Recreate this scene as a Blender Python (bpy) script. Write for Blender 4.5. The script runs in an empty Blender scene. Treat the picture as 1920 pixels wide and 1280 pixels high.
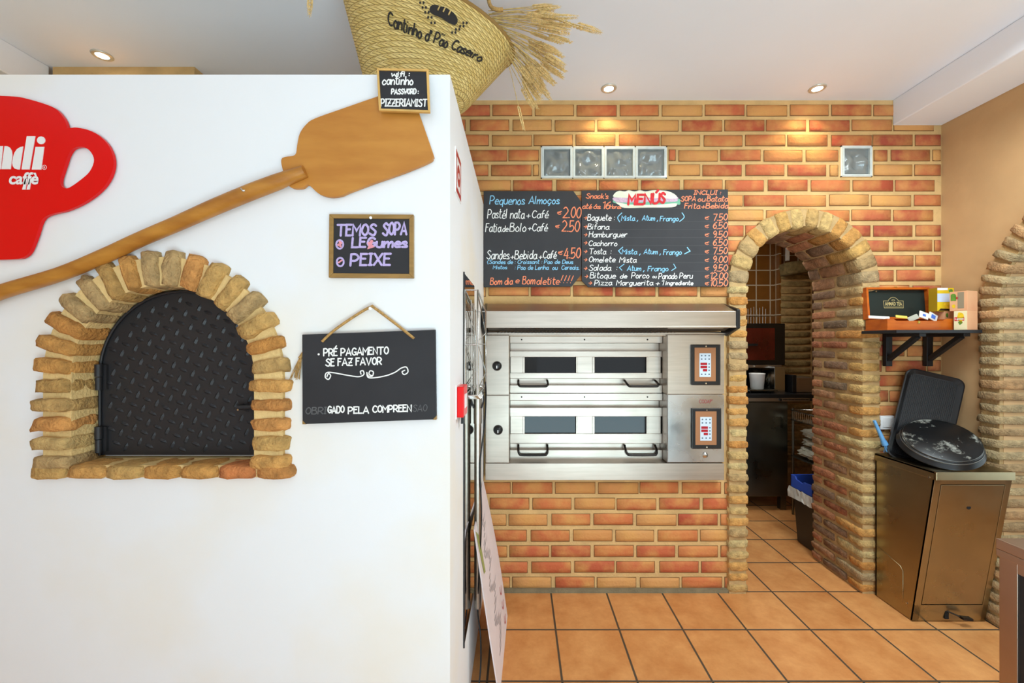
import bpy, bmesh, math, random
from mathutils import Vector, Matrix, noise
from mathutils.geometry import tessellate_polygon
random.seed(7)
S = bpy.context.scene
COL = S.collection
PI = math.pi

# ------------------------------------------------------------------ camera
F, CX, CY, EYE = 785.0, 973.0, 641.0, 1.49
cam_d = bpy.data.cameras.new('camera'); cam = bpy.data.objects.new('camera', cam_d); COL.objects.link(cam)
cam.location = (0, 0, EYE); cam.rotation_euler = (PI/2, 0, 0)
cam_d.sensor_width = 36.0; cam_d.lens = F/1920*36.0
cam_d.shift_x = -(CX-960)/1920; cam_d.shift_y = (CY-640)/1920
cam_d.clip_start = 0.02
S.camera = cam
# ------------------------------------------------------------------ light and exposure
S.view_settings.view_transform = 'Standard'; S.view_settings.look = 'None'
S.view_settings.exposure = 0.0; S.view_settings.gamma = 1.0
S.view_settings.use_curve_mapping = False
W = bpy.data.worlds.new('sky'); S.world = W; W.use_nodes = True
bg = W.node_tree.nodes['Background']; bg.inputs[0].default_value = (0.86, 0.93, 1.0, 1); bg.inputs[1].default_value = 1.3

CEIL_ = EYE+1.4455
def area(name, loc, aim, sx, sy, power, col=(1, 1, 1)):
    d = bpy.data.lights.new(name, 'AREA'); d.shape = 'RECTANGLE'; d.size = sx; d.size_y = sy; d.energy = power; d.color = col
    o = bpy.data.objects.new(name, d); COL.objects.link(o); o.location = loc
    o.rotation_euler = (Vector(aim)-Vector(loc)).to_track_quat('-Z', 'Y').to_euler()
    return o
# daylight through the shop windows behind the camera, plus added fills for room and kitchen
area('window_daylight', (0.5, -2.75, 1.55), (0.3, 2.0, 1.45), 4.2, 2.3, 22, (0.80, 0.93, 1.0))
area('added_ceiling_uplight', (1.6, -1.3, 0.14), (1.8, -0.3, 2.9), 3.4, 2.2, 215, (0.60, 0.88, 1.0))  # unseen upward light added near the floor to brighten the ceiling
area('archway_daylight', (3.9, 1.35, 1.3), (0.9, 1.5, 2.3), 1.6, 1.8, 18, (0.72, 0.92, 1.0))
area('added_room_fill', (1.75, 1.25, CEIL_-0.02), (1.7, 1.35, 0), 0.8, 0.8, 40, (0.82, 0.95, 1.0)).data.spread = math.radians(155)  # unseen overhead light added to brighten the floor and brick wall
area('added_kitchen_fill', (1.75, 3.45, 2.56), (1.75, 3.45, 0), 0.5, 0.5, 14, (0.95, 0.96, 0.9))  # fill added to lift the dark kitchen; no such lamp is in view

# ------------------------------------------------------------------ helpers
def lin(c):
    return tuple(((x/255)/12.92 if x/255 <= 0.04045 else ((x/255+0.055)/1.055)**2.4) for x in c)
def P(px, py, Y):
    return Vector(((px-CX)*Y/F, Y, EYE-(py-CY)*Y/F))

MATS = {}
def mat(name, rgb=(200, 200, 200), rough=0.6, metal=0.0, vary=0.0, vscale=6.0, bump=0.0, bscale=40.0, attr=False,
        stretch=None, spec=0.5, trans=0.0, emit=0.0, rgb2=None, ior=1.45, detail=4.0, alpha=1.0, rvary=0.0, lo=0.32, hi=0.68):
    if name in MATS: return MATS[name]
    m = bpy.data.materials.new(name); m.use_nodes = True; MATS[name] = m
    nt = m.node_tree; N = nt.nodes; L = nt.links
    b = N['Principled BSDF']
    c = lin(rgb)+(1,)
    b.inputs['Base Color'].default_value = c; b.inputs['Roughness'].default_value = rough; b.inputs['Metallic'].default_value = metal
    b.inputs['Specular IOR Level'].default_value = spec; b.inputs['Transmission Weight'].default_value = trans; b.inputs['IOR'].default_value = ior
    b.inputs['Alpha'].default_value = alpha
    if emit:
        b.inputs['Emission Color'].default_value = c; b.inputs['Emission Strength'].default_value = emit
    tc = N.new('ShaderNodeTexCoord'); src = tc.outputs['Object']
    if stretch:
        mp = N.new('ShaderNodeMapping'); mp.inputs['Scale'].default_value = stretch; L.new(src, mp.inputs[0]); src = mp.outputs[0]
    colout = None
    if attr:
        a = N.new('ShaderNodeVertexColor'); a.layer_name = 'Col'; colout = a.outputs[0]
    if vary > 0 or rgb2:
        n = N.new('ShaderNodeTexNoise'); n.inputs['Scale'].default_value = vscale; n.inputs['Detail'].default_value = detail; L.new(src, n.inputs['Vector'])
        r = N.new('ShaderNodeMapRange'); r.inputs[1].default_value = lo; r.inputs[2].default_value = hi; L.new(n.outputs[0], r.inputs[0])
        mx = N.new('ShaderNodeMix'); mx.data_type = 'RGBA'
        L.new(r.outputs[0], mx.inputs[0])
        if rgb2:
            mx.inputs[6].default_value = c; mx.inputs[7].default_value = lin(rgb2)+(1,)
            if attr:
                L.new(colout, mx.inputs[6])
                r.inputs[3].default_value = 0.0; r.inputs[4].default_value = vary or 0.5
        else:
            lo = tuple(x*(1-vary) for x in c[:3])+(1,); hi = tuple(min(1, x*(1+vary)) for x in c[:3])+(1,)
            mx.inputs[6].default_value = lo; mx.inputs[7].default_value = hi
            if attr:
                mx.blend_type = 'MULTIPLY'; mx.inputs[0].default_value = 1.0
                L.remove(mx.inputs[0].links[0])
                g = N.new('ShaderNodeMapRange'); g.inputs[1].default_value = 0.3; g.inputs[2].default_value = 0.7
                g.inputs[3].default_value = 1-vary; g.inputs[4].default_value = 1+vary*0.4; L.new(n.outputs[0], g.inputs[0])
                L.new(colout, mx.inputs[6]); L.new(g.outputs[0], mx.inputs[7])
        colout = mx.outputs[2]
    if colout: L.new(colout, b.inputs['Base Color'])
    if rvary:
        n3 = N.new('ShaderNodeTexNoise'); n3.inputs['Scale'].default_value = 5; n3.inputs['Detail'].default_value = 5; L.new(tc.outputs['Object'], n3.inputs['Vector'])
        r3 = N.new('ShaderNodeMapRange'); r3.inputs[1].default_value = 0.3; r3.inputs[2].default_value = 0.7
        r3.inputs[3].default_value = max(0.03, rough-rvary); r3.inputs[4].default_value = rough+rvary
        L.new(n3.outputs[0], r3.inputs[0]); L.new(r3.outputs[0], b.inputs['Roughness'])
    if bump:
        n2 = N.new('ShaderNodeTexNoise'); n2.inputs['Scale'].default_value = bscale; n2.inputs['Detail'].default_value = 6; L.new(src, n2.inputs['Vector'])
        bp = N.new('ShaderNodeBump'); bp.inputs['Strength'].default_value = bump; bp.inputs['Distance'].default_value = 0.01
        L.new(n2.outputs[0], bp.inputs['Height']); L.new(bp.outputs[0], b.inputs['Normal'])
    return m

ORG = {}
class MB:
    """collects geometry that becomes one mesh object"""
    def __init__(s): s.v = []; s.f = []; s.m = []; s.s = []; s.c = []
    def add(s, vs, fs, m=0, col=(1, 1, 1), smooth=False):
        o = len(s.v); s.v += [Vector(x) for x in vs]; s.c += [col]*len(vs)
        for f in fs: s.f.append([o+i for i in f]); s.m.append(m); s.s.append(smooth)
        return s
    def box(s, x0, x1, y0, y1, z0, z1, m=0, col=(1, 1, 1)):
        vs = [(x, y, z) for x in (x0, x1) for y in (y0, y1) for z in (z0, z1)]
        return s.add(vs, [(0, 1, 3, 2), (4, 6, 7, 5), (0, 4, 5, 1), (2, 3, 7, 6), (0, 2, 6, 4), (1, 5, 7, 3)], m, col)
    def obox(s, c, ex, ey, ez, m=0, col=(1, 1, 1)):
        c, ex, ey, ez = map(Vector, (c, ex, ey, ez))
        vs = [c+a*ex+b*ey+d*ez for a in (-1, 1) for b in (-1, 1) for d in (-1, 1)]
        return s.add(vs, [(0, 1, 3, 2), (4, 6, 7, 5), (0, 4, 5, 1), (2, 3, 7, 6), (0, 2, 6, 4), (1, 5, 7, 3)], m, col)
    def hexa(s, q0, q1, m=0):
        """solid between two quads with the same winding"""
        return s.add(list(q0)+list(q1), [(3, 2, 1, 0), (4, 5, 6, 7), (0, 1, 5, 4), (1, 2, 6, 5), (2, 3, 7, 6), (3, 0, 4, 7)], m)
    def prism(s, pts, d, m=0, holes=()):
        """pts: 3-D outline, extruded by vector d"""
        d = Vector(d); loops = [[Vector(p) for p in pts]]+[[Vector(p) for p in h] for h in holes]
        flat = [p for l in loops for p in l]; n = len(flat)
        tri = [tuple(t) for t in tessellate_polygon(loops)] if holes else [tuple(range(n))]
        fs = list(tri)+[tuple(n+i for i in reversed(t)) for t in tri]
        o = 0
        for l in loops:
            k = len(l)
            for i in range(k):
                a, b = o+i, o+(i+1) % k; fs.append((a, b, n+b, n+a))
            o += k
        return s.add(flat+[p+d for p in flat], fs, m)
    def tube(s, pts, r, n=8, m=0, caps=True, col=(1, 1, 1)):
        pts = [Vector(p) for p in pts]; k = len(pts)
        rs = r if isinstance(r, (list, tuple)) else [r]*k
        t0 = (pts[1]-pts[0]).normalized()
        a = t0.cross(Vector((0, 0, 1)));
        if a.length < 0.1: a = t0.cross(Vector((1, 0, 0)))
        a.normalize(); vs = []
        for i, p in enumerate(pts):
            t = ((pts[min(i+1, k-1)]-p).normalized()+(p-pts[max(i-1, 0)]).normalized())
            if t.length < 1e-6: t = t0
            t.normalize(); a = (a-t*a.dot(t)); a.normalize(); b = t.cross(a)
            for j in range(n):
                an = 2*PI*j/n; vs.append(p+(a*math.cos(an)+b*math.sin(an))*rs[i])
        fs = [(i*n+j, i*n+(j+1) % n, (i+1)*n+(j+1) % n, (i+1)*n+j) for i in range(k-1) for j in range(n)]
        s.add(vs, fs, m, col, True)
        if caps: s.add(vs[:n], [tuple(reversed(range(n)))], m, col); s.add(vs[-n:], [tuple(range(n))], m, col)
        return s
    def lathe(s, prof, o, ax=(0, 0, 1), n=32, m=0, smooth=True):
        o = Vector(o); ax = Vector(ax).normalized()
        a = ax.cross(Vector((0, 1, 0)));
        if a.length < 0.1: a = ax.cross(Vector((1, 0, 0)))
        a.normalize(); b = ax.cross(a)
        vs = [o+ax*h+(a*math.cos(2*PI*j/n)+b*math.sin(2*PI*j/n))*max(r, 1e-5) for r, h in prof for j in range(n)]
        fs = [(i*n+j, i*n+(j+1) % n, (i+1)*n+(j+1) % n, (i+1)*n+j) for i in range(len(prof)-1) for j in range(n)]
        return s.add(vs, fs, m, (1, 1, 1), smooth)
    def brick(s, c, ex, ey, ez, rnd=0.012, rough=0.004, m=0, col=(1, 1, 1), n=4):
        """rough, worn brick; ex/ey/ez are half-extent vectors"""
        c, ex, ey, ez = map(Vector, (c, ex, ey, ez)); h = (ex.length, ey.length, ez.length)
        ux, uy, uz = ex.normalized(), ey.normalized(), ez.normalized()
        idx = {}; vs = []
        def vid(i, j, k):
            if (i, j, k) in idx: return idx[(i, j, k)]
            q = Vector([(2*t/n-1)*hh for t, hh in zip((i, j, k), h)])
            r = [min(rnd, hh*0.9) for hh in h]
            inner = Vector([max(-(hh-rr), min(hh-rr, x)) for x, hh, rr in zip(q, h, r)])
            d = q-inner
            if d.length > 1e-9: q = inner+d.normalized()*min(d.length, max(r))
            p = c+ux*q.x+uy*q.y+uz*q.z
            p = p+(noise.noise_vector(p*38)*0.65+noise.noise_vector(p*110)*0.35)*rough
            idx[(i, j, k)] = len(vs); vs.append(p); return idx[(i, j, k)]
        fs = []
        for a in range(n):
            for b in range(n):
                for e in (0, n):
                    fs += [(vid(e, a, b), vid(e, a+1, b), vid(e, a+1, b+1), vid(e, a, b+1)),
                           (vid(a, e, b), vid(a+1, e, b), vid(a+1, e, b+1), vid(a, e, b+1)),
                           (vid(a, b, e), vid(a+1, b, e), vid(a+1, b+1, e), vid(a, b+1, e))]
        return s.add(vs, fs, m, col, True)
    def build(s, name, mats, parent=None, bevel=0.0, recalc=True, seg=2):
        org = ORG.get(parent, Vector((0, 0, 0))) if parent else Vector((0, 0, 0))
        me = bpy.data.meshes.new(name); me.from_pydata([tuple(v-org) for v in s.v], [], s.f)
        if not isinstance(mats, (list, tuple)): mats = [mats]
        for m in mats: me.materials.append(m)
        for p, mi, sm in zip(me.polygons, s.m, s.s): p.material_index = mi; p.use_smooth = sm
        if any(c != (1, 1, 1) for c in s.c):
            at = me.color_attributes.new('Col', 'FLOAT_COLOR', 'POINT')
            for i, c in enumerate(s.c): at.data[i].color = (c[0], c[1], c[2], 1)
        if recalc:
            bm = bmesh.new(); bm.from_mesh(me); bmesh.ops.recalc_face_normals(bm, faces=bm.faces); bm.to_mesh(me); bm.free()
        me.update(); o = bpy.data.objects.new(name, me); COL.objects.link(o)
        if parent: o.parent = parent; ORG[o] = org
        if bevel:
            b = o.modifiers.new('bevel', 'BEVEL'); b.width = bevel; b.segments = seg; b.limit_method = 'ANGLE'; b.angle_limit = math.radians(40)
        return o

def tag(o, label, cat, group=None):
    o['label'] = label; o['category'] = cat
    if group: o['group'] = group
    return o
def thing(name, label, cat, loc, group=None):
    o = bpy.data.objects.new(name, None); COL.objects.link(o); o.empty_display_size = 0.05
    o.location = loc; ORG[o] = Vector(loc)
    return tag(o, label, cat, group)
def struct(o): o['kind'] = 'structure'; return o

def smooth_path(pts, sub=4, closed=False):
    pts = [Vector(p) for p in pts]; n = len(pts)
    if n < 3: return pts
    out = []
    for i in range(n if closed else n-1):
        if closed: p0, p1, p2, p3 = pts[i-1], pts[i], pts[(i+1) % n], pts[(i+2) % n]
        else: p0, p1, p2, p3 = pts[max(i-1, 0)], pts[i], pts[i+1], pts[min(i+2, n-1)]
        for k in range(sub):
            t = k/sub
            out.append(0.5*((2*p1)+(p2-p0)*t+(2*p0-5*p1+4*p2-p3)*t*t+(3*p1-p0-3*p2+p3)*t**3))
    if not closed: out.append(pts[-1])
    return out

# ------------------------------------------------------------------ hand lettering: strokes on a small grid
# x 0-6; y: 2 baseline, 6 x-height, 9 capitals; '~' marks a curved stroke
GL = {
'A': '6|023962;1454', 'B': '5|0209;~0939483606;~0636544202', 'C': '5|~58391805133253', 'D': '5|0209;~093957543202', 'E': '4|49090242;0636',
'F': '4|490902;0636', 'G': '5|~58391805133253;535535', 'H': '5|0209;5259;0656', 'I': '2|1219;0929;0222', 'J': '4|~4943320213', 'L': '4|090242',
'M': '6|0209356962', 'N': '5|02095259', 'O': '5|~3918051332545739', 'P': '5|0209;~0939573505', 'Q': '5|~3918051332545739;3452',
'R': '5|0209;~0939573505;2552', 'S': '5|~583918174554422203', 'T': '6|0969;3239', 'U': '5|~090412325459', 'V': '6|093269', 'W': '6|0922364269',
'X': '5|0952;0259', 'Y': '6|0936;6932', 'Z': '5|09590252;1545',
'a': '4|~452604123244;464352', 'b': '4|0902;~0426442203', 'c': '4|~452604123243', 'd': '4|4942;~452604123244', 'e': '4|~0444452604123242',
'f': '3|~39291712;0636', 'g': '4|~452604123244;~46413010', 'h': '4|0902;~04264542', 'i': '1|0602;0808', 'j': '1|~16110000;1818', 'k': '4|0902;3604;0442',
'l': '1|0902', 'm': '6|0602;~04263532;~34566562', 'n': '4|0602;~04264542', 'o': '4|~260412324426', 'p': '4|0600;~0526442203', 'q': '4|~452604123244;4640',
'r': '3|0602;~042636', 's': '3|~352605333202', 't': '3|~19132232;0737', 'u': '4|~0603123244;4642', 'v': '4|062246', 'w': '6|0612355266', 'x': '4|0642;0246',
'y': '4|0622;4610', 'z': '4|06460242', '0': '5|~3918051332545739', '1': '3|183932', '2': '5|~0829485602;0252', '3': '5|~08294826;~26543203', '4': '5|390454;4742',
'5': '5|490905;~0536543202', '6': '4|~4917042243452604', '7': '5|095922', '8': '5|~365839183654321436', '9': '4|~47250729474422',
'.': '1|0212', ',': '1|1200', ':': '0|0303;0606', '+': '4|0444;2226', '(': '2|~290521', ')': '2|~092501', '<': '2|290522', '>': '2|092502', '!': '0|0904;0202',
"'": '0|0907', '*': '1|0505', '$': '4|~473705133243;0636;0535', '^': '4|0444;2644;2244', '-': '3|0535', ' ': '2|', 'i̇': '1|0602'}
ACC = {'é': ('e', 'a'), 'á': ('a', 'a'), 'É': ('E', 'a'), 'ã': ('a', 't'), 'ç': ('c', 'c'), 'ú': ('u', 'a'), 'Ú': ('U', 'a'), 'í': ('i', 'n'), 'è': ('e', 'g')}
def glyph(ch):
    base, acc = ACC.get(ch, (ch, None))
    w, ss = GL[base].split('|'); st = []
    for q in ss.split(';'):
        if not q: continue
        cur = q[0] == '~'; q = q.lstrip('~')
        pts = [Vector((int(q[i]), int(q[i+1]), 0)) for i in range(0, len(q), 2)]
        st.append(smooth_path(pts, 4) if cur else pts)
    top = 9 if base.isupper() else 6; w = int(w)
    if acc == 'a': st.append([Vector((w/2-0.3, top+1, 0)), Vector((w/2+1, top+2.6, 0))])
    if acc == 'g': st.append([Vector((w/2+0.3, top+1, 0)), Vector((w/2-1, top+2.6, 0))])
    if acc == 't': st.append(smooth_path([Vector((0.2, top+1, 0)), Vector((1.4, top+1.8, 0)), Vector((2.6, top+1.1, 0)), Vector((3.8, top+1.9, 0))], 3))
    if acc == 'c': st.append(smooth_path([Vector((2, 2, 0)), Vector((3, 1, 0)), Vector((1.6, 0, 0))], 3))
    return w, st
def strokes_of(text, x0, yb, h, width=None, slant=0.15, jit=0.12, gap=1.5, rot=0.0, rise=0.0):
    """polylines in picture-plane units, y down; h is the capital height"""
    u = h/7.0; x = 0; out = []
    rnd = random.Random(text)
    for ch in text:
        w, st = glyph(ch); dy = rnd.uniform(-jit, jit)*2
        for q in st: out.append([((p.x+x+slant*(p.y-2)*1.0), (p.y-2+dy)) for p in q])
        x += w+gap
    tot = max(x-gap, 0.1); sx = (width/tot) if width else u
    c, s = math.cos(rot), math.sin(rot); res = []
    for q in out:
        l = []
        for a, b in q:
            X, Yy = a*sx, b*u
            l.append((x0+X*c+Yy*s, yb+X*s-Yy*c))
        res.append(l)
    return res
NRIB = [0]
def ribbon(mb, pl, wid, to3, m=0, nv=(0, -1, 0)):
    """flat painted stroke with round ends; every stroke lies a hair above the one before"""
    h = wid/2; nv = Vector(nv); NRIB[0] += 1; base = (NRIB[0] % 9)*4e-5
    pl = [Vector((p[0], p[1])) for p in pl]
    q = [pl[0]]
    for p in pl[1:]:
        if (p-q[-1]).length > 1e-6: q.append(p)
    if len(q) < 2:
        c = q[0]; mb.add([to3(c.x+h*math.cos(PI*j/6), c.y+h*math.sin(PI*j/6))+nv*base for j in range(12)], [tuple(range(12))], m); return
    L_, R_ = [], []; n = len(q); vs = []
    def put(p, k): vs.append(to3(p.x, p.y)+nv*(base+k*5e-6)); return len(vs)-1
    for i, p in enumerate(q):
        a = (p-q[i-1]).normalized() if i else (q[1]-p).normalized(); b = (q[i+1]-p).normalized() if i < n-1 else a
        t = a+b
        if t.length < 0.35: t = a
        t.normalize(); w = h/max(0.62, abs(t.dot(a)))
        nr = Vector((-t.y, t.x)); L_.append(put(p+nr*w, i)); R_.append(put(p-nr*w, i))
    fs = [(L_[i], L_[i+1], R_[i+1], R_[i]) for i in range(n-1)]
    for e, o, l, r, sg in ((q[0], (q[1]-q[0]).normalized(), L_[0], R_[0], -1), (q[-1], (q[-1]-q[-2]).normalized(), L_[-1], R_[-1], 1)):
        nr = Vector((-o.y, o.x)); arc_ = [put(e+nr*h*math.cos(x*PI/5)+o*sg*h*math.sin(x*PI/5), 0 if sg < 0 else n) for x in range(1, 5)]
        fs.append(tuple([l]+arc_+[r]))
    mb.add(vs, fs, m)
def write(mb, text, x0, yb, h, Y, width=None, wid=2.0, m=0, **kw):
    for q in strokes_of(text, x0, yb, h, width, **kw): ribbon(mb, q, wid, lambda a, b: P(a, b, Y), m)
def printed(text, bold=0.0, shear=0.0):
    """outline lettering as (points, faces) scaled to a unit box"""
    cu = bpy.data.curves.new('t', 'FONT'); cu.body = text; cu.offset = bold; cu.shear = shear; cu.resolution_u = 4
    o = bpy.data.objects.new('t', cu); COL.objects.link(o)
    dg = bpy.context.evaluated_depsgraph_get(); dg.update()
    me = bpy.data.meshes.new_from_object(o.evaluated_get(dg))
    vs = [(v.co.x, v.co.y) for v in me.vertices]; fs = [tuple(p.vertices) for p in me.polygons]
    bpy.data.objects.remove(o); bpy.data.curves.remove(cu); bpy.data.meshes.remove(me)
    x0 = min(v[0] for v in vs); x1 = max(v[0] for v in vs); y0 = min(v[1] for v in vs); y1 = max(v[1] for v in vs)
    return [((a-x0)/(x1-x0), (b-y0)/(y1-y0)) for a, b in vs], fs
def print_at(mb, text, x0, y0, x1, y1, to3, m=0, **kw):
    vs, fs = printed(text, **kw)
    mb.add([to3(x0+a*(x1-x0), y1-b*(y1-y0)) for a, b in vs], fs, m)
# ------------------------------------------------------------------ materials
M = {}
M['plaster'] = mat('white_plaster', (236, 238, 241), 0.75, rgb2=(236, 230, 218), vary=0.1, vscale=1.7, lo=0.45, hi=0.7, bump=0.22, bscale=6)
M['ceil'] = mat('ceiling_paint', (238, 240, 246), 0.8, vary=0.015, vscale=2, bump=0.08, bscale=12)
M['tan'] = mat('tan_plaster', (198, 160, 114), 0.85, vary=0.09, vscale=3.0, bump=0.3, bscale=9)
M['mortar'] = mat('mortar', (210, 172, 116), 0.95, vary=0.12, vscale=9, bump=0.35, bscale=90)
M['brick'] = mat('wall_brick', (200, 120, 80), 0.85, attr=True, rgb2=(214, 158, 88), vary=0.85, vscale=9, bump=0.35, bscale=70, detail=7, lo=0.38, hi=0.72)
M['groove'] = mat('joint_line', (128, 88, 50), 0.95)
M['mortar2'] = mat('deep_mortar', (186, 154, 106), 0.95, vary=0.15, vscale=14, bump=0.5, bscale=120)
M['rough'] = mat('rough_brick', (200, 160, 100), 0.95, attr=True, vary=0.38, vscale=30, bump=1.0, bscale=110, detail=7)
M['pale'] = mat('pale_mortar', (222, 190, 130), 0.95, vary=0.12, vscale=14, bump=0.5, bscale=120)
M['greym'] = mat('cement_strip', (130, 118, 92), 0.95, vary=0.15, vscale=14, bump=0.4, bscale=120)
M['whitep'] = mat('white_plastic', (238, 238, 238), 0.35)
M['black'] = mat('black_plastic', (22, 22, 24), 0.35)
M['matblack'] = mat('black_paint', (34, 34, 37), 0.5)
M['steel'] = mat('brushed_steel', (180, 170, 158), 0.36, 1.0, vary=0.07, vscale=4, bump=0.02, bscale=30, stretch=(1, 1, 14), rvary=0.05)
M['chrome'] = mat('polished_metal', (205, 205, 202), 0.16, 1.0)
M['dark'] = mat('dark_gap', (18, 17, 16), 0.9)

# floor: square terracotta tiles, 33 cm, laid square to the brick wall
def tile_mat(name, size, off, ca, cb, grout, gw, wall=False, rough=0.35):
    m = bpy.data.materials.new(name); m.use_nodes = True; N = m.node_tree.nodes; L = m.node_tree.links; b = N['Principled BSDF']
    tc = N.new('ShaderNodeTexCoord'); sp = N.new('ShaderNodeSeparateXYZ'); L.new(tc.outputs['Object'], sp.inputs[0])
    def math_(op, a, bb=None):
        n = N.new('ShaderNodeMath'); n.operation = op
        if isinstance(a, float): n.inputs[0].default_value = a
        else: L.new(a, n.inputs[0])
        if bb is not None:
            if isinstance(bb, float): n.inputs[1].default_value = bb
            else: L.new(bb, n.inputs[1])
        return n.outputs[0]
    us = []
    for ax, s_, o_ in ((0, size[0], off[0]), (2 if wall else 1, size[1], off[1])):
        src = sp.outputs[ax]
        if wall and ax == 0: src = math_('ADD', sp.outputs[0], sp.outputs[1])
        us.append(math_('DIVIDE', math_('SUBTRACT', src, float(o_)), float(s_)))
    edge = None; ids = []
    for u, s_ in zip(us, size):
        fr = math_('FRACT', u); ids.append(math_('FLOOR', u))
        d = math_('MULTIPLY', math_('MINIMUM', fr, math_('SUBTRACT', 1.0, fr)), float(s_))
        edge = d if edge is None else math_('MINIMUM', edge, d)
    mr = N.new('ShaderNodeMapRange'); mr.interpolation_type = 'SMOOTHSTEP'; mr.inputs[1].default_value = gw*0.5; mr.inputs[2].default_value = gw*0.5+0.003
    L.new(edge, mr.inputs[0])
    cv = N.new('ShaderNodeCombineXYZ'); L.new(ids[0], cv.inputs[0]); L.new(ids[1], cv.inputs[1])
    wn = N.new('ShaderNodeTexWhiteNoise'); wn.noise_dimensions = '3D'; L.new(cv.outputs[0], wn.inputs[0])
    no = N.new('ShaderNodeTexNoise'); no.inputs['Scale'].default_value = 7; no.inputs['Detail'].default_value = 8; no.inputs['Roughness'].default_value = 0.7
    L.new(tc.outputs['Object'], no.inputs['Vector'])
    nr = N.new('ShaderNodeMapRange'); nr.inputs[1].default_value = 0.3; nr.inputs[2].default_value = 0.7; L.new(no.outputs[0], nr.inputs[0])
    mixf = math_('ADD', math_('MULTIPLY', nr.outputs[0], 0.75), math_('MULTIPLY', wn.outputs[0], 0.3))
    mx = N.new('ShaderNodeMix'); mx.data_type = 'RGBA'; L.new(mixf, mx.inputs[0])
    mx.inputs[6].default_value = lin(ca)+(1,); mx.inputs[7].default_value = lin(cb)+(1,)
    m2 = N.new('ShaderNodeMix'); m2.data_type = 'RGBA'; L.new(mr.outputs[0], m2.inputs[0]); m2.inputs[6].default_value = lin(grout)+(1,); L.new(mx.outputs[2], m2.inputs[7])
    L.new(m2.outputs[2], b.inputs['Base Color']); b.inputs['Roughness'].default_value = rough
    bp = N.new('ShaderNodeBump'); bp.inputs['Strength'].default_value = 0.5; bp.inputs['Distance'].default_value = 0.004
    L.new(math_('ADD', mr.outputs[0], math_('MULTIPLY', no.outputs[0], 0.25)), bp.inputs['Height']); L.new(bp.outputs[0], b.inputs['Normal'])
    return m
M['tile'] = tile_mat('terracotta_tile', (0.33, 0.33), (0.19, 2.17), (184, 114, 58), (224, 162, 100), (72, 62, 50), 0.007, rough=0.42)
M['ktile'] = tile_mat('brown_wall_tile', (0.15, 0.16), (0.0, 0.02), (112, 72, 26), (136, 86, 36), (196, 182, 160), 0.008, wall=True, rough=0.2)

# ------------------------------------------------------------------ the room shell
XS = -0.2106           # right side face of the white oven block
YB = 2.505             # brick wall
CEIL = EYE+1.4455
XL, XR = -2.76, 2.527
mb = MB(); mb.box(-3.2, 4.6, -3.2, 5.0, -0.1, 0.0); struct(mb.build('floor', M['tile']))
mb = MB(); mb.box(-3.2, 4.6, -3.2, YB+0.42, CEIL, CEIL+0.15)
struct(mb.build('ceiling', M['ceil']))
mb = MB(); mb.box(2.235, XR+0.0, -3.0, YB-0.0, CEIL-0.152, CEIL); struct(mb.build('trim_1', M['ceil'], bevel=0.006))
mb = MB(); mb.box(XL, -2.466, -3.0, 2.2, CEIL-0.152, CEIL); struct(mb.build('trim_2', M['ceil'], bevel=0.006))
mb = MB(); mb.box(XL-0.3, XL, -3.0, YB+0.4, 0, CEIL); struct(mb.build('wall_left', M['tan']))

def pierced(mb, u0, u1, z0, z1, to3, holes=(), arch=None, m=0):
    """wall slab with square holes and one arch that stands on the floor; to3(u, depth 0/1, z)"""
    us = {u0, u1}
    for a, b, c, d in holes: us |= {a, b}
    if arch:
        ac, ar, asp = arch[:3]; us |= {ac-ar, ac+ar}
        for i in range(1, 32): us.add(ac-ar*math.cos(PI*i/32))
    us = sorted(u for u in us if u0-1e-9 <= u <= u1+1e-9)
    for a, b in zip(us, us[1:]):
        if b-a < 1e-6: continue
        mid = (a+b)/2
        segs = [((z0, z0), (z1, z1))]
        hs = [((h[2], h[2]), (h[3], h[3])) for h in holes if h[0] < mid < h[1]]
        if arch and abs(mid-ac) < ar:
            fz = lambda u: asp+math.sqrt(max(0, ar*ar-(u-ac)**2))
            lo = arch[3] if len(arch) > 3 else z0
            hs.append(((lo, lo), (fz(a), fz(b))))
        for lo, hi in sorted(hs):
            last = segs.pop()
            if lo[0] > last[0][0]+1e-6: segs.append((last[0], lo))
            segs.append((hi, last[1]))
        for lo, hi in segs:
            q0 = [to3(a, 0, lo[0]), to3(b, 0, lo[1]), to3(b, 0, hi[1]), to3(a, 0, hi[0])]
            q1 = [to3(a, 1, lo[0]), to3(b, 1, lo[1]), to3(b, 1, hi[1]), to3(a, 1, hi[0])]
            mb.hexa(q0, q1, m)

def Zp(py, Y=YB): return EYE-(py-CY)*Y/F
def Xp(px, Y=YB): return (px-CX)*Y/F
AX, ASP, AR = 1.690, 1.832, 0.333      # doorway arch: centre, spring height, clear radius
OVEN = (-0.175, 1.186, Zp(897), Zp(630))
GLS = [(Xp(1014), Xp(1250), Zp(335), Zp(275)), (Xp(1575), Xp(1634), Zp(332), Zp(274))]

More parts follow.
